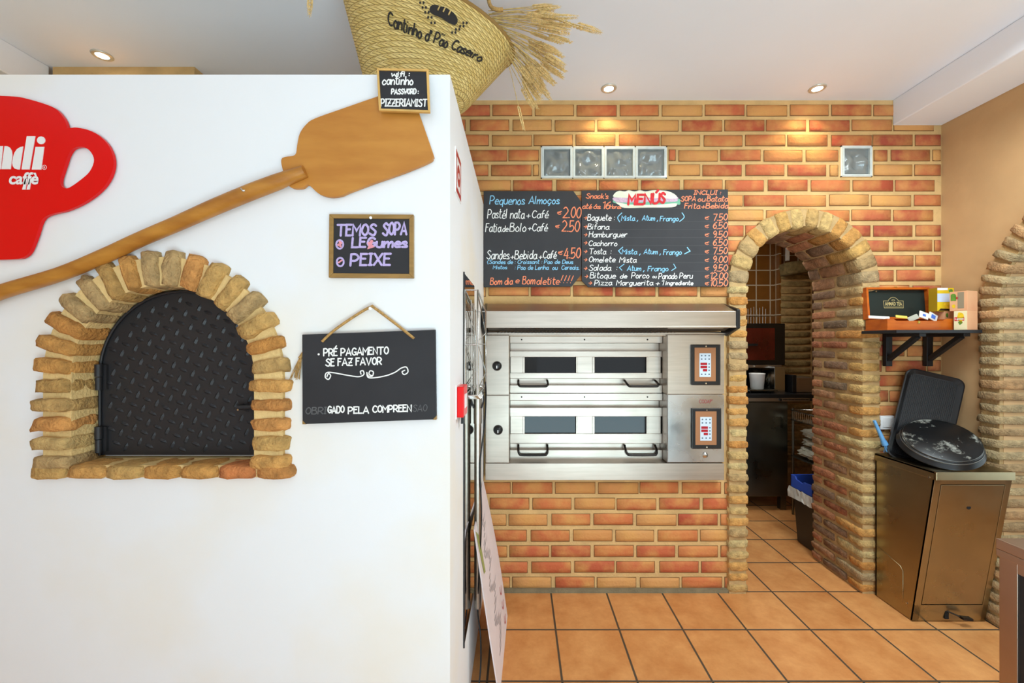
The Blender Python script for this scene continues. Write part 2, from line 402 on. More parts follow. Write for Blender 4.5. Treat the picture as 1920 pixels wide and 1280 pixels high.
PAL = [(190, 92, 56), (198, 104, 62), (206, 126, 72), (182, 82, 52), (206, 142, 80), (190, 90, 52), (208, 150, 88), (172, 70, 44), (200, 108, 60)]
PALR = [(166, 68, 46), (174, 78, 52), (184, 92, 58), (156, 62, 44), (168, 78, 54), (192, 112, 68)]  # redder right-end bricks; the weaker light there is also put into the colour
def brick_rows(mb, xa, xb, rows, y_face, x_anchor, pal_right=None, bw=73/313.4, gap=6.5/313.4, depth=0.02, holes=(), arch=None):
    rnd = random.Random(int(xb*100)+len(rows)); pit = bw+gap
    for k, (z0, z1) in enumerate(rows):
        ph = x_anchor+(pit*0.5 if k % 2 else 0)+rnd.uniform(-0.02, 0.02)
        zc = (z0+z1)/2
        cuts = [(h[0]-0.014, h[1]+0.014) for h in holes if h[2] < zc+0.012 and h[3] > zc-0.012]
        if arch:
            if zc < arch[2]: cuts.append((arch[0]-arch[1], arch[0]+arch[1]))
            elif zc < arch[2]+arch[1]:
                w = math.sqrt(arch[1]**2-(zc-arch[2])**2); cuts.append((arch[0]-w, arch[0]+w))
        n0 = math.floor((xa-ph)/pit)-1
        for i in range(n0, n0+60):
            a = ph+i*pit+rnd.uniform(-0.004, 0.004); b = a+bw+rnd.uniform(-0.006, 0.006)
            a, b = max(a, xa), min(b, xb)
            parts = [(a, b)] if b-a > 0.03 else []
            for c0, c1 in cuts:
                nx = []
                for p, q in parts:
                    if c1 <= p or c0 >= q: nx.append((p, q)); continue
                    if c0-p > 0.03: nx.append((p, c0))
                    if q-c1 > 0.03: nx.append((c1, q))
                parts = nx
            for p, q in parts:
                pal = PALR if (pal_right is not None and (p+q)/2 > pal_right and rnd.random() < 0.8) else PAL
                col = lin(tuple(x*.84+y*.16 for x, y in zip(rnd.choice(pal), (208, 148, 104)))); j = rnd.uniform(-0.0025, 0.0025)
                mb.box(p-0.0022, q+0.0022, y_face+0.0042, y_face+0.012, z0+j-0.0030, z1+j+0.0016, 3)
                mb.brick(((p+q)/2, y_face+depth/2, zc+j), ((q-p)/2, 0, 0), (0, depth/2, 0), (0, 0, (z1-z0)/2), 0.005, 0.0035, 1, col, 3)

mb = MB()
pierced(mb, -3.1, XR+0.8, 0, CEIL, lambda u, d, z: (u, YB if d == 0 else 2.894, z), [OVEN]+GLS, (AX, AR+0.018, ASP))
rows_top = [(Zp(217+28.15*k), Zp(197+28.15*k)) for k in range(13)]
rows_rt = [(Zp(217+28.15*k), Zp(197+28.15*k)) for k in range(13, 33)]
rows_bot = [(Zp(924.5+29.6*k), Zp(904+29.6*k)) for k in range(7)]
arc = (AX, 0.396, ASP)
oh = (OVEN[0]-0.05, OVEN[1]+0.03, OVEN[2], Zp(566))
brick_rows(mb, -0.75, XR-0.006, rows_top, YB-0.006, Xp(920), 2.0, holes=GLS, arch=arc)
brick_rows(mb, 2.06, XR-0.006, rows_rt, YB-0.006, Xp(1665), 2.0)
brick_rows(mb, XS, 1.285, rows_bot, YB-0.006, Xp(960))
mb.box(XS, 1.33, YB-0.02, YB, 0, Zp(1101), 2)
struct(mb.build('wall_back', [M['mortar'], M['brick'], M['greym'], M['groove']]))

# white plaster block of the pizza oven, with the arched niche
OX, OSP, OR_, OZ = -1.077, EYE-(705-CY)*1.28/F, 0.27, Zp(866, 1.28)
mb = MB()
pierced(mb, -3.1, XS, 0, 2.307, lambda u, d, z: (u, 1.28 if d == 0 else 1.37, z), (), (OX, OR_+0.012, OSP, OZ-0.02))
mb.box(-3.1, XS, 1.37, YB, 0, 2.307)
struct(mb.build('wall_front', M['plaster']))
# brick-faced chimney breast standing on the block, just under the ceiling
mb = MB(); mb.box(-2.45, -1.705, 2.2, YB, 2.307, CEIL, 0)
brick_rows(mb, -2.44, -1.72, [(CEIL-0.155, CEIL-0.09), (CEIL-0.25, CEIL-0.185)], 2.194, -2.3)
struct(mb.build('trim_3', [M['mortar'], M['brick'], M['greym'], M['groove']]))

# right wall with its own arch
RYC, RR, RSP = 1.69, 0.48, 1.667
mb = MB()
pierced(mb, -3.0, YB+0.4, 0, CEIL, lambda u, d, z: (XR if d == 0 else XR+0.34, u, z), (), (RYC, RR+0.012, RSP))
struct(mb.build('wall_right', M['tan']))
mb = MB(); mb.box(4.4, 4.6, -3.0, 3.0, 0, CEIL); struct(mb.build('wall_annex', M['plaster']))
# shop front behind the camera: wall with a wide window opening
mb = MB(); pierced(mb, -3.1, 4.6, 0, CEIL, lambda u, d, z: (u, -3.0 if d == 0 else -3.2, z), [(-2.2, 0.1, 0.35, 2.7), (0.35, 2.45, 0.1, 2.7)])
struct(mb.build('wall_shopfront', M['plaster']))
# kitchen behind the doorway
mb = MB(); mb.box(0.7, 4.0, 4.5, 4.6, 0, 2.75); struct(mb.build('wall_kitchen_back', M['ktile']))
mb = MB(); mb.box(3.2, 3.3, 2.894, 4.5, 0, 2.75); mb.box(2.738, 2.756, 4.40, 4.5, 0, 2.75); struct(mb.build('wall_kitchen_right', M['ktile']))
mb = MB(); mb.box(0.7, 0.8, 2.894, 4.5, 0, 2.75); struct(mb.build('wall_kitchen_left', M['plaster']))
mb = MB(); mb.box(0.7, 4.0, 2.925, 4.6, 2.7, 2.8); struct(mb.build('ceiling_kitchen', M['ceil']))

# ------------------------------------------------------------------ rough brick arches
YEL = [(206, 172, 112), (198, 160, 100), (190, 158, 108), (212, 176, 112), (204, 160, 92), (184, 152, 104), (208, 182, 126)]
ORA = [(208, 152, 82), (214, 160, 90), (200, 140, 72), (196, 136, 74), (206, 164, 98), (190, 150, 88), (212, 150, 84)]
RED = [(172, 108, 72), (160, 98, 66), (150, 110, 78), (178, 118, 80), (140, 108, 82), (166, 120, 84), (128, 104, 80)]
def ring_mortar(mb, c, r0, r1, zs, zb, place, d0, d1, m=1, n=40, gap=True):
    """mortar bed of an arch on two jambs; place(u, depth, z)"""
    ins = [(c-r0, zb)]+[(c-r0*math.cos(PI*i/n), zs+r0*math.sin(PI*i/n)) for i in range(n+1)]+[(c+r0, zb)]
    out = [(c-r1, zb)]+[(c-r1*math.cos(PI*i/n), zs+r1*math.sin(PI*i/n)) for i in range(n+1)]+[(c+r1, zb)]
    for i in range(len(ins)-1):
        q = [ins[i], ins[i+1], out[i+1], out[i]]
        mb.hexa([place(a, d0, b) for a, b in q], [place(a, d1, b) for a, b in q], m)

def arch_bricks(mb, c, r0, r1, zs, zb, place, vec, d0, d1, pitch, fill, pal, rnd, jambs=(1, 1), rnd_r=0.014, depth2=None, pal2=None, rough=0.006, pitch_v=None, fill_v=None):
    """courses up both jambs and voussoirs round the arch; depth2 adds a second row of bricks deeper in"""
    hr = (r1-r0)/2; rm = (r0+r1)/2; nj = max(1, round((zs-zb)/pitch)); pj = (zs-zb)/nj
    na = round(PI*(rm)/(pitch_v or pitch))
    spots = []
    for side in (-1, 1):
        if not jambs[0 if side < 0 else 1]: continue
        for k in range(nj): spots.append((c+side*rm, zb+(k+0.5)*pj, side, 0, k, pj))
    for k in range(na):
        t = PI*(k+0.5)/na; spots.append((c-rm*math.cos(t), zs+rm*math.sin(t), -math.cos(t), math.sin(t), k, PI*rm/na))
    for u, z, ru, rz, k, p in spots:
        j = rnd.uniform(-1, 1)
        a = vec(ru, 0, rz)*(hr+rnd.uniform(-0.004, 0.003)); b = vec(-rz, 0, ru)*(p*((fill_v or fill) if rz else fill)/2+rnd.uniform(-0.002, 0.002))
        b = b+a.normalized()*rnd.uniform(-0.003, 0.003)
        dm = d1 if not depth2 else (d0+(0.21 if k % 2 else 0.11))
        f0 = d0+rnd.uniform(-0.004, 0.006)
        mb.brick(place(u, (f0+dm)/2, z), a, vec(0, 1, 0)*((dm-f0)/2), b, rnd_r, rough, 0, lin(rnd.choice(pal)))
        if depth2:
            e0 = dm+0.014
            while depth2-e0 > 0.05:
                e1 = min(e0+0.2, depth2)
                if depth2-e1 < 0.05: e1 = depth2
                mb.brick(place(u, (e0+e1)/2, z), a, vec(0, 1, 0)*((e1-e0)/2), b, rnd_r, rough, 0, lin(rnd.choice(pal2 or pal)))
                e0 = e1+0.014

# doorway arch in the brick wall
mb = MB(); rnd = random.Random(3)
pl = lambda u, d, z: Vector((u, d, z)); vc = lambda a, b, c: Vector((a, b, c))
ring_mortar(mb, AX, AR+0.012, AR+0.112, ASP, 0.0, pl, YB-0.026, 2.89)
arch_bricks(mb, AX, AR, AR+0.117, ASP, 0.0, pl, vc, YB-0.036, 2.9, 0.0665, 0.78, YEL+ORA[:3]+[(176, 150, 110)], rnd, depth2=2.9, pal2=RED, pitch_v=0.086, fill_v=0.86)
struct(mb.build('trim_4', [M['rough'], M['mortar2']]))
# arch in the right-hand wall
mb = MB(); rnd = random.Random(4)
pl2 = lambda u, d, z: Vector((XR-d, u, z)); vc2 = lambda a, b, c: Vector((-b, a, c))
ring_mortar(mb, RYC, RR+0.014, RR+0.10, RSP, 0.0, pl2, 0.02, -0.33)
arch_bricks(mb, RYC, RR, RR+0.11, RSP, 0.0, pl2, vc2, 0.036, -0.34, 0.062, 0.80, [(176, 152, 112), (186, 160, 118), (170, 140, 100), (182, 142, 98), (192, 150, 104)], rnd, jambs=(0, 1))
struct(mb.build('trim_5', [M['rough'], M['mortar2']]))
# brick pillar in the kitchen
mb = MB(); rnd = random.Random(5); mb.box(2.755, 3.08, 4.40, 4.5, 0.0, 2.28, 1)
for k in range(28):
    z = 0.2+0.076*k
    mb.brick((2.905, 4.42, z), (0.155, 0, 0), (0, 0.036, 0), (0, 0, 0.029), 0.014, 0.006, 0, lin(rnd.choice([(160, 136, 88), (150, 126, 80), (170, 140, 90)])))
mb.brick((2.94, 4.37, 2.27), (0.20, 0, 0.03), (0, 0.09, 0), (-.004, 0, 0.065), 0.01, 0.006, 0, lin((140, 122, 80)))
struct(mb.build('wall_kitchen_pillar', [M['rough'], M['mortar2']]))

# glass block windows let into the brick wall
M['glass'] = mat('wavy_glass', (160, 166, 165), 0.04, trans=0.45, bump=0.25, bscale=22, spec=0.9)
M['glassrim'] = mat('glass_rim', (206, 214, 212), 0.12, spec=0.7, vary=0.1, vscale=20)
M['gback'] = mat('grey_backing', (168, 172, 168), 0.8)
M['grout'] = mat('white_grout', (226, 222, 210), 0.9, bump=0.2, bscale=60)
for wi, (n, h) in enumerate(((4, GLS[0]), (1, GLS[1]))):
    mb = MB(); x0, x1, z0, z1 = h; mb.box(x0, x1, YB+0.09, YB+0.1, z0, z1, 1)
    g = 0.007
    ww = (x1-x0-g)/n
    mb.box(x0, x1, YB-0.008, YB+0.09, z1-g, z1, 0); mb.box(x0, x1, YB-0.008, YB+0.09, z0, z0+g*0.6, 0)
    for i in range(n+1): mb.box(x0+ww*i, x0+ww*i+g, YB-0.008, YB+0.09, z0, z1, 0)
    fr = struct(mb.build('window_%d' % (wi+1), [M['grout'], M['gback']]))
    for i in range(n):
        a, b = x0+ww*i+g, x0+ww*(i+1); c, d = z0+g*0.6, z1-g
        mb = MB()
        for q in ((a, a+0.011, c+0.009, d-0.011), (b-0.011, b, c+0.009, d-0.011), (a, b, c, c+0.009), (a, b, d-0.011, d)): mb.box(q[0], q[1], YB-0.012, YB+0.075, q[2], q[3], 1)
        N_ = 22
        vs = []
        for p in range(N_+1):
            for q in range(N_+1):
                u, v = p/N_, q/N_; e = min(u, 1-u, v, 1-v)
                w = noise.noise(Vector((u*3.1+i*7+wi*31, v*3.1, 2)))*0.022*min(1, e*6)
                vs.append((a+0.009+u*(b-a-0.018), YB-0.004+w+0.006*(1-min(1, e*8)), c+0.008+v*(d-c-0.016)))
        mb.add(vs, [(p*(N_+1)+q, (p+1)*(N_+1)+q, (p+1)*(N_+1)+q+1, p*(N_+1)+q+1) for p in range(N_) for q in range(N_)], 0, smooth=True)
        mb.build('glass_block', [M['glass'], M['glassrim']], fr, recalc=False)
# ================================================================== things on the white wall
YW = 1.28
# --- pizza oven mouth
t = thing('pizza_oven', 'arched pizza oven mouth of rough yellow bricks and black tread-plate door', 'pizza oven', (OX, YW, OZ))
ORG_ = ORG[t]
mb = MB(); rnd = random.Random(11)
ring_mortar(mb, OX, OR_+0.006, OR_+0.092, OSP, OZ-0.03, pl, YW-0.014, 1.37, m=0)
mb.box(OX-OR_-0.09, OX+OR_+0.09, YW-0.012, 1.37, OZ-0.043, OZ-0.006, 0)
mb.build('mortar_bed', M['pale'], t)
mb = MB(); pal = ORA+YEL
arch_bricks(mb, OX, OR_, OR_+0.114, OSP, OZ-0.025, pl, vc, YW-0.032, 1.362, 0.0635, 0.76, ORA+YEL[:3], rnd, rnd_r=0.014, rough=0.008)
for i in range(7):
    x = OX-OR_-0.055+0.113*i-0.011
    c = rnd.choice(ORA) if i != 5 else (206, 128, 74)
    mb.brick((x, YW+0.02, OZ-0.025), (0.054, 0, 0), (0, 0.05, 0), (0, 0, 0.022), 0.014, 0.007, 0, lin(c))
mb.build('brick_arch', M['rough'], t)

M['plate'] = mat('black_tread_plate', (40, 40, 43), 0.42, 0.0, bump=0.03, bscale=200, spec=0.4)
YD = 1.346; rd = OR_-0.004
out = [Vector((OX-rd, YD, OZ+0.004))]+[Vector((OX-rd*math.cos(PI*i/40), YD, OSP+rd*math.sin(PI*i/40))) for i in range(41)]+[Vector((OX+rd, YD, OZ+0.004))]
mb = MB(); mb.prism(out, (0, 0.012, 0))
ang = math.radians(-24); ca, sa = math.cos(ang), math.sin(ang); pt = 0.0335
for i in range(-16, 17):
    for j in range(-16, 17):
        u = (i*ca-j*sa)*pt+OX; z = (i*sa+j*ca)*pt+OSP-0.06
        if z < OZ+0.02 or abs(u-OX) > rd-0.018 or (z > OSP and math.hypot(u-OX, z-OSP) > rd-0.02): continue
        d = ang+(0 if (i+j) % 2 else PI/2); dx, dz = math.cos(d), math.sin(d); l, w = 0.0160, 0.0058
        vs = [(u+dx*l, YD, z+dz*l), (u+dx*l*.45-dz*w, YD, z+dz*l*.45+dx*w), (u-dx*l*.45-dz*w, YD, z-dz*l*.45+dx*w), (u-dx*l, YD, z-dz*l),
              (u-dx*l*.45+dz*w, YD, z-dz*l*.45-dx*w), (u+dx*l*.45+dz*w, YD, z+dz*l*.45-dx*w), (u+dx*l*.35, YD-0.0042, z+dz*l*.35), (u-dx*l*.35, YD-0.0042, z-dz*l*.35)]
        mb.add(vs, [(0, 1, 6), (1, 2, 7, 6), (2, 3, 7), (3, 4, 7), (4, 5, 6, 7), (5, 0, 6)], 0)
door = mb.build('door', M['plate'], t, recalc=False); door['label'] = 'black arched tread-plate door'
mb = MB(); q = [p+Vector((0, -0.007, 0)) for p in out[1:-1]]
mb.tube([out[0]+Vector((0, -0.004, 0))]+[p+Vector((0, 0.003, 0)) for p in q]+[out[-1]+Vector((0, -0.004, 0))], 0.0045, 6)
mb.build('door_frame', M['matblack'], door)
for z in (EYE-(706-CY)*1.34/F, EYE-(822-CY)*1.34/F):
    mb = MB(); x = OX-rd+0.006
    mb.tube([(x, YD-0.014, z-0.042), (x, YD-0.014, z-0.001)], 0.009, 12); mb.tube([(x, YD-0.014, z+0.001), (x, YD-0.014, z+0.040)], 0.0105, 12)
    mb.box(x, x+0.018, YD-0.008, YD, z-0.04, z+0.038)
    mb.build('hinge', M['matblack'], door)
hp = P(450, 763, YD-0.015); mb = MB()
mb.tube([(hp.x, YD, hp.z), (hp.x, YD-0.022, hp.z)], 0.009, 14); mb.tube([(hp.x-0.004, YD-0.020, hp.z), (hp.x+0.075, YD-0.020, hp.z+0.002)], [0.009, 0.006], 10)
mb.build('latch_handle', M['matblack'], door)
mb = MB(); mb.tube([(hp.x+0.005, YD-0.028, hp.z-0.006), (hp.x+0.005, YD-0.033, hp.z-0.006)], 0.003, 8); mb.build('bolt', M['chrome'], door)

# --- red cup sign
def crop(pts, x0, y0, s): return [(x0+a/s, y0+b/s) for a, b in pts]
M['red'] = mat('red_acrylic', (222, 6, 10), 0.3, spec=0.35)
t = thing('cup_sign', 'big red cup-shaped sign with white lettering on the white wall', 'sign', P(0, 330, YW))
cr = lambda pts: crop(pts, 0, 170, 3.878)
right = [(0, 37), (100, 42), (170, 52), (300, 88), (400, 128), (450, 180), (478, 230), (487, 272), (525, 269), (560, 268), (640, 285), (720, 325), (790, 400), (825, 500), (815, 590), (770, 680), (690, 760), (590, 825), (480, 872), (400, 890), (330, 915), (295, 960), (270, 1040), (240, 1120), (210, 1180), (170, 1212), (120, 1222), (0, 1228)]
left = [(-2*290-a, b) for a, b in reversed([p for p in right[:8]])]
outl = cr(right)+cr([(-700, 1228), (-760, 1215), (-800, 1180), (-830, 1120), (-1060, 320)])+cr(left[1:])
hole = cr([(590, 407), (640, 425), (675, 470), (682, 520), (650, 590), (590, 645), (520, 695), (480, 710), (445, 690), (438, 650), (455, 590), (475, 530), (495, 470), (530, 420)])
hole = [tuple(v[:2]) for v in smooth_path([Vector((a, b, 0)) for a, b in hole], 3, True)]
k = outl.index(cr([(487, 272)])[0])
sm = [tuple(v[:2]) for v in smooth_path([Vector((a, b, 0)) for a, b in outl[:k+1]], 3)]+[tuple(v[:2]) for v in smooth_path([Vector((a, b, 0)) for a, b in outl[k:len(right)]], 3)][1:]+outl[len(right):]
mb = MB(); mb.prism([P(a, b, YW-0.014) for a, b in sm], (0, 0.009, 0), holes=[[P(a, b, YW-0.014) for a, b in hole]]); mb.build('sign_board', M['red'], t)
mb = MB(); YT = YW-0.0155
def poly(pts): mb.prism([P(a, b, YT) for a, b in pts], (0, 0.0014, 0))
def curve_poly(pts): poly([tuple(v[:2]) for v in smooth_path([Vector((a, b, 0)) for a, b in cr(pts)], 3, True)])
poly(cr([(258, 408), (320, 408), (298, 573), (230, 573)]))
poly([(cr([(298, 360)])[0][0]+7.6*math.cos(a*PI/12), cr([(298, 360)])[0][1]+7.2*math.sin(a*PI/12)) for a in range(24)])
poly(cr([(194, 330), (255, 330), (213, 572), (156, 572)]))
poly(cr([(167, 405), (145, 410), (122, 425), (105, 450), (95, 480), (88, 525), (92, 548), (104, 564), (125, 572), (142, 572)]))
poly(cr([(-60, 402), (20, 402), (4, 570), (-80, 570)]))
poly(cr([(32, 402), (52, 403), (70, 412), (84, 435), (88, 465), (76, 570), (10, 570)]))
print_at(mb, 'caffè', 65/3.878, 170+592/3.878, 280/3.878, 170+682/3.878, lambda a, b: P(a, b, YT), bold=0.03, shear=0.12)
poly(cr([(196, 640), (182, 640), (160, 718), (184, 718)])); poly(cr([(228, 640), (214, 640), (192, 718), (214, 718)]))
c = cr([(323, 557)])[0]
ringp = [(c[0]+4.0*math.cos(a*PI/10), c[1]+4.0*math.sin(a*PI/10)) for a in range(21)]
ribbon(mb, ringp, 0.9, lambda a, b: P(a, b, YT)); print_at(mb, 'R', c[0]-1.6, c[1]-2, c[0]+1.6, c[1]+2, lambda a, b: P(a, b, YT), bold=0.02)
mb.build('lettering', M['whitep'], t, recalc=False)

# --- pizza peel
M['peel'] = mat('varnished_plywood', (196, 134, 56), 0.42, rgb2=(180, 116, 44), vary=0.1, vscale=5, stretch=(1.2, 1, 5), detail=5)
M['pole'] = mat('varnished_pole', (190, 132, 54), 0.4, rgb2=(158, 100, 36), vary=0.1, vscale=9, bump=0.15, bscale=20, stretch=(1, 1, 3))
t = thing('pizza_peel', 'large wooden pizza peel with a long round handle hung slanting across the white wall', 'pizza peel', P(400, 389, YW))
bl = [(527, 300), (534, 294), (553, 290), (557, 272), (562, 250), (574, 233), (590, 222), (640, 204), (712, 179), (760, 162), (768, 164), (773, 176), (786, 213), (811, 285), (812, 295), (805, 303), (760, 322), (700, 343), (655, 360), (638, 367), (618, 369), (598, 363), (582, 349), (575, 346), (566, 352), (548, 352), (538, 343), (530, 318)]
mb = MB(); bl = [tuple(v_[:2]) for v_ in smooth_path([Vector((a, b, 0)) for a, b in bl], 4, True)]
mb.prism([P(a, b, YW-0.018) for a, b in bl], (0, 0.013, 0)); mb.build('blade', M['peel'], t, bevel=0.002)
mb = MB(); path = [(-70, 578), (0, 548), (112, 514), (200, 478), (262, 449), (330, 420), (400, 389), (470, 360), (520, 341), (572, 321)]
rr = [.0215, .0215, .0205, .0215, .021, .0215, .023, .0235, .023, .017]
mb.tube(smooth_path([P(a, b, YW-0.026) for a, b in path], 4), [rr[min(i//4, 9)]*(1-(i % 4)/4)+rr[min(i//4+1, 9)]*((i % 4)/4) for i in range(37)], 16)
mb.build('handle', M['pole'], t)
mb = MB(); mb.tube([P(452, 354, YW-0.046), P(455, 358, YW-0.052), P(460, 357, YW-0.046)], 0.003, 6); mb.build('nail', M['chrome'], t)

# --- chalkboards
M['slate'] = mat('chalkboard', (50, 50, 53), 0.6, vary=0.12, vscale=6, detail=6, spec=0.25)
M['chalk'] = mat('white_marker', (238, 238, 236), 0.7); M['lilac'] = mat('lilac_chalk', (186, 170, 218), 0.85, vary=0.15, vscale=90)
M['orange'] = mat('orange_marker', (244, 140, 100), 0.7); M['blue'] = mat('blue_marker', (142, 204, 238), 0.7); M['dim'] = mat('rubbed_chalk', (92, 92, 94), 0.8)
M['pink'] = mat('pink_chalk', (228, 150, 160), 0.8, vary=0.2, vscale=90)
M['frame'] = mat('oak_frame', (150, 116, 62), 0.5, vary=0.15, vscale=20, stretch=(1, 1, 4)); M['frame2'] = mat('pale_wood_frame', (214, 170, 96), 0.5, vary=0.1, vscale=20)
def framed(t, c4, fw, Y, th, fmat, board='slate', depth=0.0):
    """frame of four mitred bars round a board; c4 pixel corners TL TR BR BL"""
    ce = Vector((sum(a for a, b in c4)/4, sum(b for a, b in c4)/4, 0))
    inn = [Vector((a, b, 0))+Vector(((fw if a < ce.x else -fw), (fw if b < ce.y else -fw), 0)) for a, b in c4]
    mb = MB()
    for i in range(4):
        j = (i+1) % 4; q = [P(*c4[i], Y), P(*c4[j], Y), P(inn[j].x, inn[j].y, Y), P(inn[i].x, inn[i].y, Y)]
        mb.hexa(q, [p+Vector((0, th, 0)) for p in q])
    mb.build('frame', fmat, t, bevel=0.0012)
    mb = MB(); mb.prism([P(p.x+(-.5 if p.x < ce.x else .5), p.y+(-.5 if p.y < ce.y else .5), Y+0.004) for p in inn], (0, th-0.004, 0)); mb.build('board', M[board], t)
    return Y+0.0035
t = thing('chalkboard', 'small wood-framed chalkboard listing soups in lilac chalk below the peel', 'chalkboard', P(696, 520, YW))
yl = framed(t, [(617, 401), (775, 402), (775, 521), (616, 520)], 8, YW-0.014, 0.013, M['frame'])
mb = MB()
for tx, x, y, h, w in (('TEMOS', 632, 441, 20, 72), ('SOPA', 718, 440, 22, 44), ('LEGumes', 660, 463, 17, 102), ('PEIXE', 657, 497, 21, 74)): write(mb, tx, x, y, h, yl, w, 4.2, slant=0.08)
for cx_, cy_ in ((637, 458), (638, 491)):
    ribbon(mb, [(cx_+6.5*math.cos(a*PI/9), cy_+8*math.sin(a*PI/9)) for a in range(19)], 3.4, lambda a, b: P(a, b, yl))
mb.build('lettering', M['lilac'], t, recalc=False)
mb = MB(); yl2 = yl-0.0004
for pts, w_ in (([(637, 453), (639, 462), (634, 459), (640, 455)], 4), ([(692, 456), (698, 462), (692, 464), (697, 452)], 6), ([(635, 492), (641, 488)], 3)):
    mb = MB(); ribbon(mb, pts, w_, lambda a, b: P(a, b, yl2)); mb.build('chalk_smudge', M['pink'], t, recalc=False)['label'] = 'pink chalk smudge'
mb = MB(); mb.tube([P(695, 408, YW-0.012), P(695, 408, YW-0.02)], 0.004, 10); mb.build('screw', M['chrome'], t)

t = thing('wifi_sign', 'small chalkboard with the wifi password at the top of the white wall', 'sign', P(756, 205, YW))
yl = framed(t, [(706, 127), (803, 129), (806, 210), (710, 207)], 4, YW-0.040, 0.010, M['frame2'])
mb = MB()
for tx, x, y, h, w in (('wifi :', 734, 143, 9, 33), ('cantinho', 717, 158, 15, 57), ('PASSWORD :', 734, 176, 9, 50), ('PIZZERIAMIST', 714, 199, 13, 86)): write(mb, tx, x, y, h, yl, w, 2.4, slant=0.1)
mb.build('lettering', M['chalk'], t, recalc=False)

M['jute'] = mat('jute_rope', (176, 138, 82), 0.9, vary=0.3, vscale=180)
t = thing('prepay_sign', 'large frameless chalkboard asking for prepayment, hung by a rope from a nail', 'chalkboard', P(692, 790, YW))
mb = MB(); c4 = [(566.5, 627), (816, 618), (818, 786), (567, 795)]
mb.prism([P(a, b, YW-0.016) for a, b in c4], (0, 0.012, 0)); mb.build('board', M['slate'], t, bevel=0.001)
mb = MB(); yl = YW-0.0166
for tx, x, y, h, w in (('PRÉ PAGAMENTO', 607, 667, 13, 121), ('SE FAZ FAVOR', 611, 686, 13, 104), ('GADO', 615, 774, 12, 30), ('PELA', 653, 775, 12, 38), ('COMPREEN', 699, 773, 12, 72)): write(mb, tx, x, y, h, yl, w, 2.6, slant=0.05, rot=-0.03)
to = lambda a, b: P(a, b, yl)
ribbon(mb, [(597.5, 664), (597.6, 664)], 4, to)
for pts in ([(613, 706), (616, 700), (620, 704), (616, 711), (610, 707), (612, 699), (622, 698), (650, 703), (672, 706), (682, 702), (681, 695), (676, 696), (677, 701)],
            [(697, 704), (692, 701), (694, 695), (700, 697), (698, 705), (690, 704), (688, 697), (692, 708), (720, 705), (740, 698), (752, 690), (762, 688), (765, 697), (758, 702), (754, 697), (759, 694)]):
    ribbon(mb, [tuple(v[:2]) for v in smooth_path([Vector((a, b, 0)) for a, b in pts], 5)], 2.2, to)
mb.build('lettering', M['chalk'], t, recalc=False)
for tx, x, y, w_, q_ in (('OBRI', 573, 776, 38, 2.0), ('SAO', 774, 771, 26, 1.4)):
    mb = MB(); write(mb, tx, x, y, 12, yl, w_, q_, rot=-0.03); mb.build('faded_lettering', M['dim'], t, recalc=False)['label'] = 'half rubbed-out grey letters'
mb = MB(); mb.tube(smooth_path([P(604, 640, YW-0.020), P(628, 618, YW-0.018), P(672, 588, YW-0.012), P(696, 575, YW-0.016), P(702, 577, YW-0.016), P(742, 607, YW-0.014), P(776, 634, YW-0.020)], 5), 0.0042, 8)
mb.build('rope', M['jute'], t)
mb = MB(); rnd = random.Random(2)
for i in range(16):
    a = P(563+rnd.uniform(-1, 3), 668+rnd.uniform(-3, 3), YW-0.012); b = P(550+rnd.uniform(-8, 12), 712-rnd.uniform(0, 6), YW-0.014+rnd.uniform(-.006, .008))
    mb.tube([a, (a+b)/2+Vector((rnd.uniform(-.004, .004), 0, 0)), b], 0.0011, 4)
mb.tube([P(571, 660, YW-0.003), P(562, 672, YW-0.012)], 0.006, 8)
mb.build('rope_tassel', M['jute'], t)
for a, b in (((567, 788), (574, 795)), ((818, 779), (811, 786.5))):
    mb = MB(); ax = min(a[0], b[0]); q = [(ax, max(a[1], b[1])+.3), (ax+7, max(a[1], b[1])+.3), (ax if a[0] < 600 else ax+7, max(a[1], b[1])-7)]
    mb.prism([P(x, y, YW-0.0172) for x, y in q], (0, 0.014, 0)); mb.build('corner_guard', M['frame'], t)
mb = MB(); mb.tube([P(694, 578, YW), P(694, 578, YW-0.022)], 0.0045, 10); tag(mb.build('nail', M['chrome']), 'round-headed nail in the white wall holding up the rope of the prepayment board', 'nail')

# ================================================================== on the side face of the white block
M['mirror'] = mat('dark_mirror', (150, 148, 142), 0.03, 1.0)
t = thing('wall_mirror', 'tall narrow dark mirror panel on the side face of the white block', 'mirror', (XS, 1.76, 0.34))
mb = MB(); mb.box(XS, XS+0.004, 1.585, 1.945, 0.34, 1.75); mb.build('glass', M['mirror'], t)
mb = MB(); mb.box(XS, XS+0.006, 1.579, 1.585, 0.335, 1.755); mb.build('edge_trim', M['matblack'], t)
# fire call point and its sign
t = thing('fire_call_point', 'small red fire alarm box on the side face of the white block', 'alarm box', (XS, 1.45, 1.29))
mb = MB(); mb.box(XS, XS+0.003, 1.395, 1.50, 1.232, 1.345); mb.build('back_plate', M['whitep'], t)
mb = MB(); mb.box(XS+0.003, XS+0.026, 1.40, 1.497, 1.237, 1.340); mb.build('red_case', M['red'], t, bevel=0.003)
mb = MB(); mb.box(XS+0.026, XS+0.028, 1.425, 1.472, 1.265, 1.312); mb.build('push_window', M['whitep'], t)
mb = MB(); mb.box(XS+0.008, XS+0.018, 1.46, 1.48, 1.205, 1.237); mb.build('cable_stub', M['black'], t)
M['dred'] = mat('sign_red', (176, 40, 30), 0.4)
t = thing('fire_sign', 'small red and white square sign high on the side face of the white block', 'sign', (XS, 1.44, 2.07))
mb = MB(); mb.box(XS, XS+0.003, 1.378, 1.503, 1.985, 2.135); mb.build('plate', M['whitep'], t)
mb = MB()
